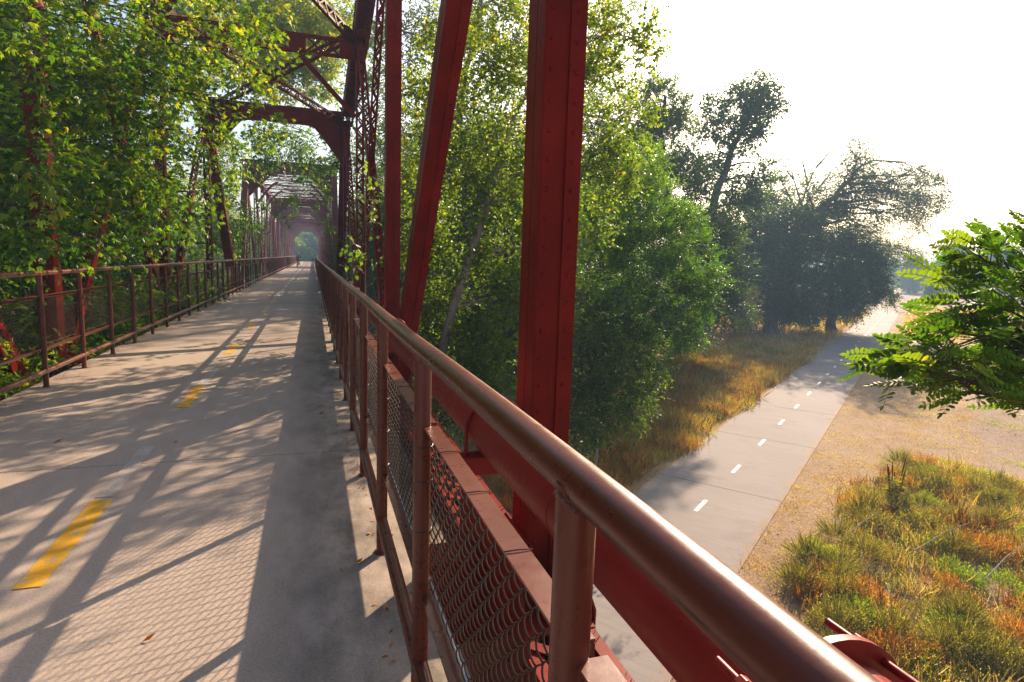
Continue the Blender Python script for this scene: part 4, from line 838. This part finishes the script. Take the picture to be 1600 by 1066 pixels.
# ---- foreground locust branch, right edge -------------------------
def foreground():
    b0 = base_of((5.6, 2.6)); t = empty('foreground_locust', b0); tag(t, 'foreground locust tree reaching in from the right edge with bright green feathery leaves', 'tree')
    wood = MB(); T_ = [np.array(b0), np.array([5.5, 2.6, -2.5]), np.array([5.2, 2.65, -.2]), np.array([4.9, 2.7, 1.6]), np.array([4.6, 2.9, 2.6])]
    wood.tube(T_, [.12, .09, .07, .045, .02], 10)
    lim = []
    for px, py, Y, s in ((1480, 500, 2.7, -.1), (1480, 585, 2.2, -.3), (1520, 395, 2.8, .2), (1550, 385, 2.9, .3), (1510, 475, 2.4, -.1), (1540, 560, 2.3, -.2), (1600, 480, 2.4, 0), (1570, 550, 2.8, -.2), (1490, 540, 2.3, -.2), (1510, 430, 3.0, .1), (1412, 560, 2.45, -.35), (1500, 455, 2.6, 0), (1510, 600, 2.4, -.4), (1580, 395, 2.8, .3), (1620, 385, 3.0, .3), (1530, 500, 2.5, 0), (1610, 560, 2.4, -.2), (1430, 562, 2.5, -.35), (1465, 575, 2.55, -.3), (1400, 568, 2.6, -.35), (1500, 520, 2.6, -.2), (1560, 430, 2.7, .2), (1455, 555, 2.3, -.3), (1540, 410, 2.9, 0.2), (1520, 590, 2.7, -.3), (1620, 540, 2.5, -.1), (1650, 450, 2.8, .1)):
        q = ony(px, py, Y); st = np.array([5.0, 2.68, 1.0+s]); P = limb(wood, st, q, .020, .004, .10, 12, 6); lim.append(P)
    L = Leaves(); nl = 0
    for P in lim:
        for rep in range(19):
            f = rng.uniform(0.22, 1.0) if rep > 2 else 1.0
            i = min(len(P)-2, int(f*(len(P)-1))); ax = unit(P[i+1]-P[i]); B = P[i]+(P[i+1]-P[i])*rng.uniform(0, 1)
            sd = unit(np.cross(ax, [0, 0, 1.])); sg = rng.choice([-1, 1])
            D = unit(ax*rng.uniform(.35, 1.0)+sd*sg*rng.uniform(.3, 1.0)+np.array([0, 0, rng.uniform(-.35, .45)])) if rep > 0 else unit(ax+[0, 0, -.05])
            # small spur twig then a pinnate leaf
            spur = rng.uniform(.02, .22); B2 = B+unit(D+rnd_dirs(1)[0]*.4)*spur; wood.tube([B, B2], [.0035, .002], 4, False)
            Lr = rng.uniform(.15, .25); n = 8; S = unit(np.cross(D, [0, 0, 1.])*math.cos(rol := rng.uniform(-1.25, 1.25))+np.cross(D, np.cross(D, [0, 0, 1.]))*math.sin(rol)+rnd_dirs(1)[0]*.15); N_ = np.cross(S, D); dr = rng.uniform(.0, .35)
            rp = [B2+D*Lr*u-np.array([0, 0, 1])*dr*Lr*u*u for u in np.linspace(0, 1, 6)]; wood.tube(rp, [.0014]*6, 3, False)
            u = (np.arange(n)+.9)/n; C = B2+np.outer(u*Lr, D)-np.outer(dr*Lr*u*u, [0, 0, 1])
            sag = rng.uniform(-.25, .35); v0 = rng.uniform(.25, .85); ls = .056*np.sin(np.pi*(u*.75+.15))**.5*rng.uniform(.9, 1.15)
            for s_ in (-1, 1):
                DD = S*s_+D*.45-np.array([0, 0, 1])*sag+rng.normal(size=(n, 3))*.09; NN = np.tile(N_, (n, 1))+rng.normal(size=(n, 3))*.22
                leaflet(L, C, DD, NN, ls, ls*.44, v0+rng.normal(size=n)*.08)
            leaflet(L, C[-1:], (D-[0, 0, dr])[None, :], N_[None, :], np.array([.052]), np.array([.023]), np.array([v0]))
    wood.build('trunk', MT['bark_dark'], t, True); L.build('crown', MT['leaf_near'], t)
def leaflet(L, P, D, Nn, l, w_, v):
    """oval leaflet made from two overlapping strips of the same folded blade: an elongated hexagon"""
    D = unit(D); S = unit(np.cross(D, Nn)); N2 = np.cross(S, D); l = l[:, None]; w_ = w_[:, None]
    a = P; c = P+D*l; b1 = P+D*l*.25+S*w_*.44; b2 = P+D*l*.70+S*w_*.48; d1 = P+D*l*.25-S*w_*.44; d2 = P+D*l*.70-S*w_*.48; e = N2*w_*.10
    # four-vertex cells: half blades on each side of the midrib
    L.V.append(np.stack([a, b1+e, b2+e, c], 1)); L.v.append(v); L.V.append(np.stack([a, c, d2+e, d1+e], 1)); L.v.append(v)
foreground()
# ---- ground cover --------------------------------------------------
def st(t, s): q = C0[:2]+U[:2]*t+W[:2]*s; return q
def cover(name, pts, m, hh, nb, wd=0.012, spread=0.12, lean=0.5, vb=0.5, headm=None, vs=.2, branchy=0.0, hv=None):
    """tufts of thin blades at ground points"""
    L = Leaves(); pts = np.array(pts); n = len(pts)
    Z = np.array([hgt(x, y) for x, y in pts]); B0 = np.column_stack([pts, Z])
    hs = hh*rng.uniform(.5, 1.2, n)*(.55+.75*(.5+.5*np.sin(pts[:, 0]*2.3+1.7*np.sin(pts[:, 1]*1.9))*np.sin(pts[:, 1]*2.6+hh*9))); az0 = rng.uniform(0, 2*np.pi, n); vt = vb+rng.normal(size=n)*.13+.16*np.sin(pts[:, 0]*1.1+np.sin(pts[:, 1]*.9)*1.4)
    for i in range(nb):
        az = rng.uniform(0, 2*np.pi, n); ln = rng.uniform(.05, 1, n)*lean
        D = np.column_stack([np.cos(az)*ln, np.sin(az)*ln, np.ones(n)]); h = hs*rng.uniform(.5, 1.1, n)
        B = B0+np.column_stack([rng.normal(size=n)*spread, rng.normal(size=n)*spread, np.zeros(n)])
        if branchy > 0 and i % 2:      # little side leaves higher up the stalk
            B = B+unit(D)*(h*rng.uniform(.2, .9, n))[:, None]; D = D*.6+rnd_dirs(n)*1.0; h = h*branchy
            L.add(B, D, rnd_dirs(n), h, wd*2.2, vt+rng.normal(size=n)*vs, curl=.15)
        else:
            L.add(B, D, rnd_dirs(n), h, wd, vt+rng.normal(size=n)*vs, wide=.35, curl=.18)
            if branchy > 0 and hh > .3 and i % 4 == 0:
                for _ in range(2): L.add(B+unit(D)*(h*rng.uniform(.85, 1.05, n))[:, None]+rng.normal(size=(n, 3))*.02, D+rnd_dirs(n), rnd_dirs(n), .028, .012, np.full(n, .97))
    o = L.build(name, m); tag(o, kind='stuff'); return o
def scatter(n, t0, t1, s0f, s1f, keep=None):
    out_ = []
    while len(out_) < n:
        t = rng.uniform(t0, t1); a, b = s0f(t), s1f(t); s = rng.uniform(a, b)
        if keep is None or rng.uniform() < keep(t, s): out_.append(st(t, s))
    return out_
def ns(t, s, f=1.0, ph=0.0): return .5+.5*math.sin(t*1.1*f+2*math.sin(s*.9*f+ph)+ph)*math.cos(s*1.3*f-ph+math.sin(t*.7*f))
edge = lambda t: 2.05+0.3*math.sin(t*1.1)+max(0, t-2)*0.16
top = lambda t: 14
inw = lambda t, s: 1.0 if s > edge(t)+.3 else .45
tagn = lambda o, l, c: tag(o, l, c)
tagn(cover('olive_weeds', scatter(800, -10, 8.6, lambda t: edge(t)+.15, top, lambda t, s: .15+.85*(ns(t, s) > .42)), MT['grass_olive'], .36, 60, .0065, .17, .9, .45, branchy=.13), 'olive green tangled weeds covering the bank right of the lower path', 'weeds')
tagn(cover('rusty_weeds', scatter(520, -10, 8.6, lambda t: edge(t)+.1, top, lambda t, s: .05+.95*(ns(t, s, 1.3, 2.2) > .62)), MT['grass_rust'], .42, 50, .006, .15, .8, .45, branchy=.10), 'rusty orange dried weeds in patches on the bank right of the lower path', 'weeds')
tagn(cover('green_weeds', scatter(200, -10, 8.2, lambda t: edge(t)+.4, top, lambda t, s: .04+.96*(ns(t, s, .9, 4.4) > .66)), MT['grass_green'], .34, 56, .009, .17, .9, .5, branchy=.14), 'fresh green weeds growing in clumps among the dry ones on the right bank', 'weeds')
tagn(cover('straw_seed_grass', scatter(900, -9, 9.0, lambda t: edge(t)+.2, top, lambda t, s: .25+.75*ns(t, s, 1.7, 1)), MT['grass_dry'], .48, 40, .0055, .2, .8, .70, branchy=.07), 'pale straw-coloured seed grass standing among the weeds on the right bank', 'grass')
tagn(cover('mown_straw', scatter(5200, -7, 30, lambda t: .90, lambda t: 6 if t > 8 else edge(t)+.9), MT['grass_dry'], .075, 12, .008, .13, 2.2, .55), 'flattened dry straw along the right verge of the lower path', 'grass')
tagn(cover('meadow_stubble', scatter(5000, 8.5, 60, lambda t: 2.6, lambda t: 26, lambda t, s: .2+.8*ns(t, s, .8)), MT['grass_dry'], .10, 9, .014, .2, 1.6, .45), 'thin dry stubble on the bare field right of the path', 'grass')
tagn(cover('green_patches', [st(t0+rng.normal()*a, s0+rng.normal()*b) for t0, s0, a, b in ((9.6, 5.6, .12, .4), (8.9, 5.2, .1, .25), (9.3, 7.0, .15, .5), (12.0, 7.6, .2, .6), (17, 8, .5, .9), (9.9, 4.9, .1, .2), (9.2, 8, .15, .6)) for _ in range(90)], MT['grass_green'], .08, 12, .014, .08, 1.2, .7), 'small bright green grass patches on the bare gravelly field', 'grass')
# left side of the path
le = lambda t: -2.75-0.25*math.sin(t*.8)
tagn(cover('golden_grass', scatter(2500, -2, 30, lambda t: -9.5, le, lambda t, s: (.25+.75*ns(t, s, .9, 1))*(1 if s > -7 else .6)), MT['grass_dry'], .55, 50, .010, .2, .9, .35, branchy=.10), 'golden and orange dry grass between the dark shrubs and the lower path', 'grass')
tagn(cover('rusty_grass', scatter(1500, -3, 26, lambda t: -8, le, lambda t, s: .08+.92*(ns(t, s, 1.2, 2) > .45)), MT['grass_rust'], .42, 40, .009, .16, .9, .5), 'rust coloured matted grass beside the small sign post', 'grass')
tagn(cover('olive_grass', scatter(1000, 3, 36, lambda t: -8, le, lambda t, s: .03+.97*(ns(t, s, 1.1, 3) > .62)), MT['grass_olive'], .5, 34, .013, .16, .8, .7), 'olive green soft tufts in the golden grass left of the lower path', 'grass')
tagn(cover('far_dry_grass', scatter(3000, 26, 95, lambda t: -24, lambda t: -3.0), MT['grass_dry'], .6, 14, .035, .3, .7, .35), 'tall dry grass in the shade under the far trees', 'grass')
tagn(cover('verge_straw', scatter(2600, -4, 40, lambda t: -3.3, lambda t: -2.42), MT['grass_dry'], .06, 12, .008, .12, 2.2, .5), 'flattened straw along the left verge of the lower path', 'grass')
tagn(cover('far_right_grass', scatter(2500, 55, 130, lambda t: 2.0, lambda t: 20), MT['grass_dry'], .45, 12, .05, .4, .8, .5), 'hazy dry grass at the right verge of the far path', 'grass')
def bushes(name, n, m, r0, r1, vb, keep, label, ll=.036, lw=.010, dens=8000, tips=.0):
    L = Leaves(); pts = scatter(n, -9, 8.4, lambda t: edge(t)+.15, top, keep)
    for q in pts:
        r = rng.uniform(r0, r1); hh_ = r*rng.uniform(.65, 1.0); c = np.array([q[0], q[1], hgt(*q)]); k = int(dens*r*r)
        d = rnd_dirs(k); d[:, 2] = np.abs(d[:, 2]); lump = 1+.22*np.sin(d[:, 0]*5+q[0]*3)*np.sin(d[:, 1]*5+q[1]*3)
        P = c+d*(np.array([r, r, hh_])*(rng.uniform(.35, 1.0, k)**.45*lump)[:, None]); up = d+rng.normal(size=(k, 3))*.55+[0, 0, .3]
        vv = vb+rng.normal(size=k)*.16; vv[rng.uniform(size=k) < tips] = .98
        L.add(P, up, rnd_dirs(k), ll*rng.uniform(.6, 1.4, k), lw, vv+rng.normal()*.08)
        kk = k//26; d2 = rnd_dirs(kk); d2[:, 2] = np.abs(d2[:, 2])+.5; L.add(c+d2*r*.25, d2+rng.normal(size=(kk, 3))*.3, rnd_dirs(kk), r*rng.uniform(.5, .95, kk), .0035, vb+.3)
    tag(L.build(name, m), label, 'weeds', None, 'stuff')
bushes('wiry_weed_mounds', 290, MT['grass_olive'], .24, .66, .42, lambda t, s: .2+.8*(ns(t, s, 1.2, .5) > .5), 'rounded wiry olive weed mounds with pale seed tips on the right bank', tips=.13)
bushes('leafy_weed_mounds', 42, MT['grass_green'], .28, .6, .40, lambda t, s: .2+.8*(ns(t, s, 1.0, 3.5) > .55), 'leafy green weed mounds among the dry weeds on the right bank', 0.046, .017, 5200, .04)
bushes('rusty_weed_mounds', 150, MT['grass_rust'], .28, .58, .45, lambda t, s: .15+.85*(ns(t, s, 1.3, 2.2) > .5), 'rust brown dried weed mounds on the right bank', 0.042, .010, 5200, .10)
m = MB()
for _ in range(1500):
    q = st(rng.uniform(-6, 26), rng.uniform(1.05, 9)); r = rng.uniform(.008, .035); z = hgt(*q)
    a0 = rng.uniform(0, 6.28); V = [(q[0]+r*math.cos(a0+k*1.2566)*rng.uniform(.7, 1.2), q[1]+r*math.sin(a0+k*1.2566)*rng.uniform(.7, 1.2), z-.005) for k in range(5)]+[(q[0]+r*.3*math.cos(a0), q[1]+r*.3*math.sin(a0), z+r*rng.uniform(.5, .9))]
    m.add(V, [(k, (k+1) % 5, 5) for k in range(5)])
tag(m.build('stones', MT['bark_grey']), 'small grey stones and clods scattered on the bare ground right of the path', 'stones', None, 'stuff')
# dead sticks lying in the weeds
for i, (p, q) in enumerate((((1320, 840), (1375, 800)), ((1430, 860), (1520, 815)), ((1540, 905), (1600, 850)))):
    a = onz(*p, GZ+.45); b = onz(*q, GZ+.6); m = MB(); m.tube([a, (a+b)/2+[.05, .03, .06], b], [.014, .010, .005], 6); d = unit(b-a); m.tube([(a+b)/2, (a+b)/2+d*.3+[.1, -.1, .2]], [.007, .003], 5)
    tag(m.build('dead_stick', MT['bark_pale'], None, True), ['pale dead stick lying in the weeds near the path', 'longer dry stick in the middle of the weed bank', 'dry stick in the weeds at the right edge'][i], 'stick', 'dead sticks in the weeds')
# tall spiky weed (horseweed) standing above the bank
def spiky():
    c = onz(1395, 790, GZ); c[2] = hgt(c[0], c[1]); t = empty('tall_weed', tuple(c)); tag(t, 'tall yellow-green spiky weed with brown seed stalks at the edge of the bare field', 'weed plant')
    m = MB(); L = Leaves()
    for i in range(7):
        a = i*2.4; d = unit(np.array([math.cos(a)*.16, math.sin(a)*.16, 1])); h = (1.35, 1.15, 1.2, .95, 1.3, .8, 1.05)[i]
        b = c+np.array([math.cos(a), math.sin(a), 0])*.05; m.tube([b, b+d*h*.5, b+d*h], [.008, .008, .010 if i != 3 else .006], 6)
        m.tube([b+d*h*.6, b+d*h*.8, b+d*h], [.009, .020, .008], 7)
        n = 40; f = rng.uniform(.2, .78, n); B = b+np.outer(f*h, d); az = rng.uniform(0, 6.28, n); D = np.column_stack([np.cos(az), np.sin(az), .55+0*az]); L.add(B, D, np.tile([0, 0, 1.], (n, 1)), .24-.14*f, .034, .30+.3*rng.uniform(size=n), curl=.35)
    m.build('stalk', MT['grass_rust'], t, True); L.build('foliage', MT['leaf_elder'] if 0 else MT['leaf_yellow'], t)
spiky()
# ---- small sign post ------------------------------------------------
c = onz(930, 752, GZ); t = empty('path_sign', (c[0], c[1], GZ)); tag(t, 'small narrow sign seen edge-on from behind on a galvanised post beside the path', 'sign')
zt = ony(933, 672, c[1])[2]
m = MB(); m.tube([(c[0], c[1], GZ-.1), (c[0], c[1], zt)], .030, 14); m.build('post', MT['galv'], t, True)
m = MB(); v_ = unit(np.array([.95, -.3, 0.])); nn = np.array([.3, .95, 0]); ctr = np.array([c[0], c[1], 0])+nn*.045-v_*.03
m.prism([ctr-v_*.16+[0, 0, zt-.55], ctr+v_*.14+[0, 0, zt-.55], ctr+v_*.14+[0, 0, zt+.0], ctr-v_*.16+[0, 0, zt+.0]], nn*.006); bevel(m.build('sign_panel', MT['signback'], t), .002)
# ---- litter and leaves on the deck ---------------------------------
for i, (px, py, s) in enumerate(((556, 880, .03), (497, 648, .05), (83, 692, .05), (222, 1003, .035), (270, 692, .03), (410, 476, .04))):
    q = onz(px, py, 0.006); L = Leaves(); L.add(np.array([q]), np.array([[.8, .5, .1]]), np.array([[.1, 0, 1.]]), s*1.6, s*.8, .2, curl=-.2); tag(L.build('fallen_leaf', MT['grass_rust']), ['dry brown leaf on the shaded deck beside the right railing', 'curled leaf in the shade in the middle of the right lane', 'dark leaf on the left lane', 'small leaf in the fence mesh shadow', 'tiny leaf near the old line', 'leaf far along the deck'][i], 'leaf', 'fallen leaves on the deck')
L = Leaves(); nn_ = 1900; xx = np.where(rng.uniform(size=nn_) < .6, XL0+.06+np.abs(rng.normal(size=nn_))*.16, XR0-.06-np.abs(rng.normal(size=nn_))*.12); yy = rng.uniform(1.5, 40, nn_)
L.add(np.column_stack([xx, yy, np.full(nn_, .004)]), np.column_stack([rng.normal(size=nn_), rng.normal(size=nn_), np.full(nn_, .12)]), np.tile([0, 0, 1.], (nn_, 1))+rng.normal(size=(nn_, 3))*.25, .035*rng.uniform(.4, 1.3, nn_), .016, rng.uniform(0, .8, nn_), curl=-.1)
tag(L.build('leaf_litter', MT['grass_rust']), 'small dry leaves collected along both edges of the deck', 'leaf litter', None, 'stuff')
#PEOPLE
# ================================================================== CYCLIST, riding towards the camera in the left lane
def skin(name, joints, edges, m, parent, sub=2):
    me = bpy.data.meshes.new(name); me.from_pydata([j[:3] for j in joints], edges, []); me.update()
    o = bpy.data.objects.new(name, me); COL.objects.link(o)
    if parent is not None: o.parent = parent
    md = o.modifiers.new('skin', 'SKIN'); md.use_smooth_shade = True
    for i, j in enumerate(joints): o.data.skin_vertices[0].data[i].radius = (j[3], j[3] if len(j) < 5 else j[4])
    o.data.skin_vertices[0].data[0].use_root = True
    s = o.modifiers.new('sub', 'SUBSURF'); s.levels = sub; s.render_levels = sub
    me.materials.append(m); return o
def plain(name, c, rough=.6):
    m, n = mat(name); a = noise(n, 40, 3, .5, objco(n)); out(n, mix(n, .25, c, ramp(n, a.outputs[0], [(0.3, tuple(x*.6 for x in c)), (0.7, tuple(min(1, x*1.3) for x in c))]).outputs[0]), rough); return m
MT['skin'] = plain('tanned_skin', (.42, .24, .16)); MT['black'] = plain('black_jersey_cloth', (.018, .018, .020)); MT['helmet'] = plain('white_helmet_shell', (.75, .75, .73), .35)
MT['tyre'] = plain('black_rubber', (.02, .02, .02), .7); MT['frame'] = plain('dark_bike_paint', (.04, .04, .05), .3); MT['hair'] = plain('dark_hair', (.03, .02, .015))
bp = onz(466, 418, 0); BX, BY = bp[0], bp[1]
bk = empty('bicycle', (BX, BY, 0)); tag(bk, 'dark road bicycle ridden by the cyclist far down the bridge deck', 'bicycle')
hd = np.array([.30, -.954, 0]); sdv = np.array([-.954, -.30, 0])        # heading towards the camera, slightly across the lane
def bl(f, s, z): return np.array(hd*f+sdv*s+np.array([0, 0, z]))
def bw(f, s, z): return tuple(np.array([BX, BY, 0])+bl(f, s, z))
for nm, f0 in (('front_wheel', .50), ('rear_wheel', -.50)):
    w_ = MB(); P = [bw(f0+math.cos(a)*.325, 0, .34+math.sin(a)*.325) for a in np.linspace(0, 2*math.pi, 33)]; w_.tube(P, .016, 8, False); wo_ = w_.build(nm, MT['tyre'], bk, True)
    s_ = MB()
    for k in range(16): a = k*math.pi/8; s_.tube([bw(f0, 0, .34), bw(f0+math.cos(a)*.31, 0, .34+math.sin(a)*.31)], .0015, 3)
    s_.tube([bw(f0, -.04, .34), bw(f0, .04, .34)], .02, 8); s_.build('spokes', MT['galv'], wo_)
f_ = MB()
for a, b in (((-.5, 0, .34), (-.08, 0, .30)), ((-.5, 0, .34), (-.18, 0, .78)), ((-.08, 0, .30), (-.20, 0, .90)), ((-.08, 0, .30), (.34, 0, .78)), ((-.18, 0, .80), (.34, 0, .86)), ((.33, 0, .90), (.38, 0, .70)), ((.38, .05, .70), (.5, .05, .34)), ((.38, -.05, .70), (.5, -.05, .34))): f_.tube([bw(*a), bw(*b)], .016, 8)
f_.build('frame', MT['frame'], bk, True)
h_ = MB(); h_.tube([bw(.33, 0, .90), bw(.40, 0, 1.0)], .014, 8); h_.tube([bw(.50, -.21, .98), bw(.42, -.2, 1.01), bw(.40, 0, 1.0), bw(.42, .2, 1.01), bw(.50, .21, .98)], .014, 8); h_.build('handlebar', MT['frame'], bk, True)
s_ = MB(); s_.tube([bw(-.34, 0, .95), bw(-.25, 0, .955), bw(-.08, 0, .94)], [.06, .055, .02], 8); s_.build('saddle', MT['tyre'], bk, True)
s_ = MB(); s_.tube([bw(-.08, -.07, .30), bw(-.08, .07, .30)], .02, 8)
for q, z in ((.08, .13), (-.08, .47)): s_.tube([bw(-.08, q, .30), bw(-.08, q, z)], .01, 6); s_.box(np.array(bw(-.08, q, z))-[.06, .05, .012], np.array(bw(-.08, q, z))+[.06, .05, .012])
s_.build('crankset', MT['frame'], bk)
pr = empty('person', (BX, BY, 0)); tag(pr, 'person in black clothes and a pale helmet riding a bicycle far down the deck', 'person')
J = [(*bl(-.22, 0, 1.0), .13, .11), (*bl(-.08, 0, 1.20), .13, .10), (*bl(.10, 0, 1.40), .15, .10), (*bl(.19, 0, 1.50), .055), (*bl(.24, 0, 1.58), .06), (*bl(.27, 0, 1.66), .085, .095), (*bl(.28, 0, 1.75), .07)]
E_ = [(0, 1), (1, 2), (2, 3), (3, 4), (4, 5), (5, 6)]
for s, kn, ft in ((1, (.22, .10, .64), (-.08, .10, .20)), (-1, (.20, -.10, .92), (-.08, -.10, .54))):
    i = len(J); J += [(*bl(-.18, s*.10, .98), .10), (*bl(*kn), .062), (*bl(ft[0]-.03, ft[1], ft[2]+.06), .04), (*bl(ft[0]+.10, ft[1], ft[2]), .035)]; E_ += [(0, i), (i, i+1), (i+1, i+2), (i+2, i+3)]
    i = len(J); J += [(*bl(.12, s*.19, 1.42), .06), (*bl(.20, s*.25, 1.20), .045), (*bl(.38, s*.21, 1.07), .032), (*bl(.43, s*.205, 1.045), .036)]; E_ += [(2, i), (i, i+1), (i+1, i+2), (i+2, i+3)]
    for k in range(4): j = len(J); J += [(*bl(.47, s*(.185+.012*k), 1.045), .010), (*bl(.475, s*(.185+.012*k), 1.015), .009)]; E_ += [(i+3, j), (j, j+1)]
    j = len(J); J += [(*bl(.44, s*.17, 1.03), .011)]; E_ += [(i+3, j)]
body = skin('body', J, E_, MT['skin'], pr)
# clothing: jersey and tights as slightly larger shells
def inflate(js, k=.010): return [(*j[:3], *(q+k for q in j[3:])) for j in js]
jr = [J[0], J[1], J[2], (*bl(.16, 0, 1.46), .075), J[11], J[12], (*bl(.36, .21, 1.085), .036), J[11+12+1] if False else J[len(J)-1]]
def limbidx(s): return
def clothes():
    base = [(*bl(-.22, 0, .99), .14, .12), (*bl(-.08, 0, 1.20), .14, .115), (*bl(.10, 0, 1.40), .16, .11), (*bl(.165, 0, 1.47), .07)]; e = [(0, 1), (1, 2), (2, 3)]
    for s in (1, -1):
        i = len(base); base += [(*bl(.12, s*.19, 1.42), .07), (*bl(.20, s*.25, 1.20), .055), (*bl(.36, s*.215, 1.085), .040)]; e += [(2, i), (i, i+1), (i+1, i+2)]
    skin('jersey', base, e, MT['black'], pr)
    b2 = [(*bl(-.22, 0, 1.0), .138, .12)]; e = []
    for s, kn, ft in ((1, (.22, .10, .64), (-.08, .10, .20)), (-1, (.20, -.10, .92), (-.08, -.10, .54))):
        i = len(b2); b2 += [(*bl(-.18, s*.10, .98), .108), (*bl(*kn), .070), (*bl(kn[0]*.5-.055, kn[1], (kn[2]+ft[2])/2), .056)]; e += [(0, i), (i, i+1), (i+1, i+2)]
    skin('tights', b2, e, MT['black'], pr)
    for s, ft in ((1, (-.08, .10, .20)), (-1, (-.08, -.10, .54))): skin('shoe', [(*bl(ft[0]-.07, ft[1], ft[2]+.02), .045), (*bl(ft[0]+.04, ft[1], ft[2]-.005), .042), (*bl(ft[0]+.15, ft[1], ft[2]-.012), .034)], [(0, 1), (1, 2)], MT['tyre'], pr)
clothes()
hm = MB(); c = np.array(bl(.27, 0, 1.72))+np.array([BX, BY, 0]); n1, n2 = 16, 7
V = [c+hd*.135*math.cos(a)*math.cos(b)+sdv*.10*math.sin(a)*math.cos(b)+np.array([0, 0, .125*math.sin(b)]) for b in np.linspace(0, 1.45, n2) for a in np.linspace(0, 2*math.pi, n1, endpoint=False)]
hm.add(V, [(i*n1+j, i*n1+(j+1) % n1, (i+1)*n1+(j+1) % n1, (i+1)*n1+j) for i in range(n2-1) for j in range(n1)]+[tuple(range(n1-1, -1, -1)), tuple((n2-1)*n1+j for j in range(n1))])
hm.build('helmet', MT['helmet'], pr, True)
fc = MB(); cc = np.array([BX, BY, 0])
for s in (-1, 1): fc.dome(cc+bl(.352, s*.032, 1.665), hd, .011)
fc.build('eyes', MT['hair'], pr)
fc = MB(); fc.tube([cc+bl(.35, 0, 1.66), cc+bl(.375, 0, 1.635), cc+bl(.352, 0, 1.625)], [.010, .015, .010], 6); fc.build('nose', MT['skin'], pr, True)
fc = MB(); fc.tube([cc+bl(.345, -.025, 1.60), cc+bl(.352, 0, 1.598), cc+bl(.345, .025, 1.60)], .005, 5); fc.build('mouth', MT['hair'], pr)
for s in (-1, 1): fc = MB(); fc.tube([cc+bl(.265, s*.085, 1.675), cc+bl(.262, s*.097, 1.655), cc+bl(.268, s*.086, 1.63)], [.012, .017, .010], 6); fc.build('ear', MT['skin'], pr, True)
# ================================================================== SMOKY AIR
hz = MB(); hz.box((-930, -330, -9.0), (1560, 1760, 24.0)); hz_o = hz.build('haze', None); m, n = mat('haze_air'); v_ = N(n, 'ShaderNodeVolumePrincipled'); v_.inputs['Density'].default_value = HAZE_D; v_.inputs['Color'].default_value = (.50, .74, 1.0, 1); v_.inputs['Anisotropy'].default_value = 0.0
o_ = N(n, 'ShaderNodeOutputMaterial'); n.links.new(v_.outputs[0], o_.inputs['Volume']); hz_o.data.materials.append(m); tag(hz_o, kind='stuff')
hz_o['label'] = 'thin pale smoky haze filling the whole valley'; hz_o['category'] = 'haze'
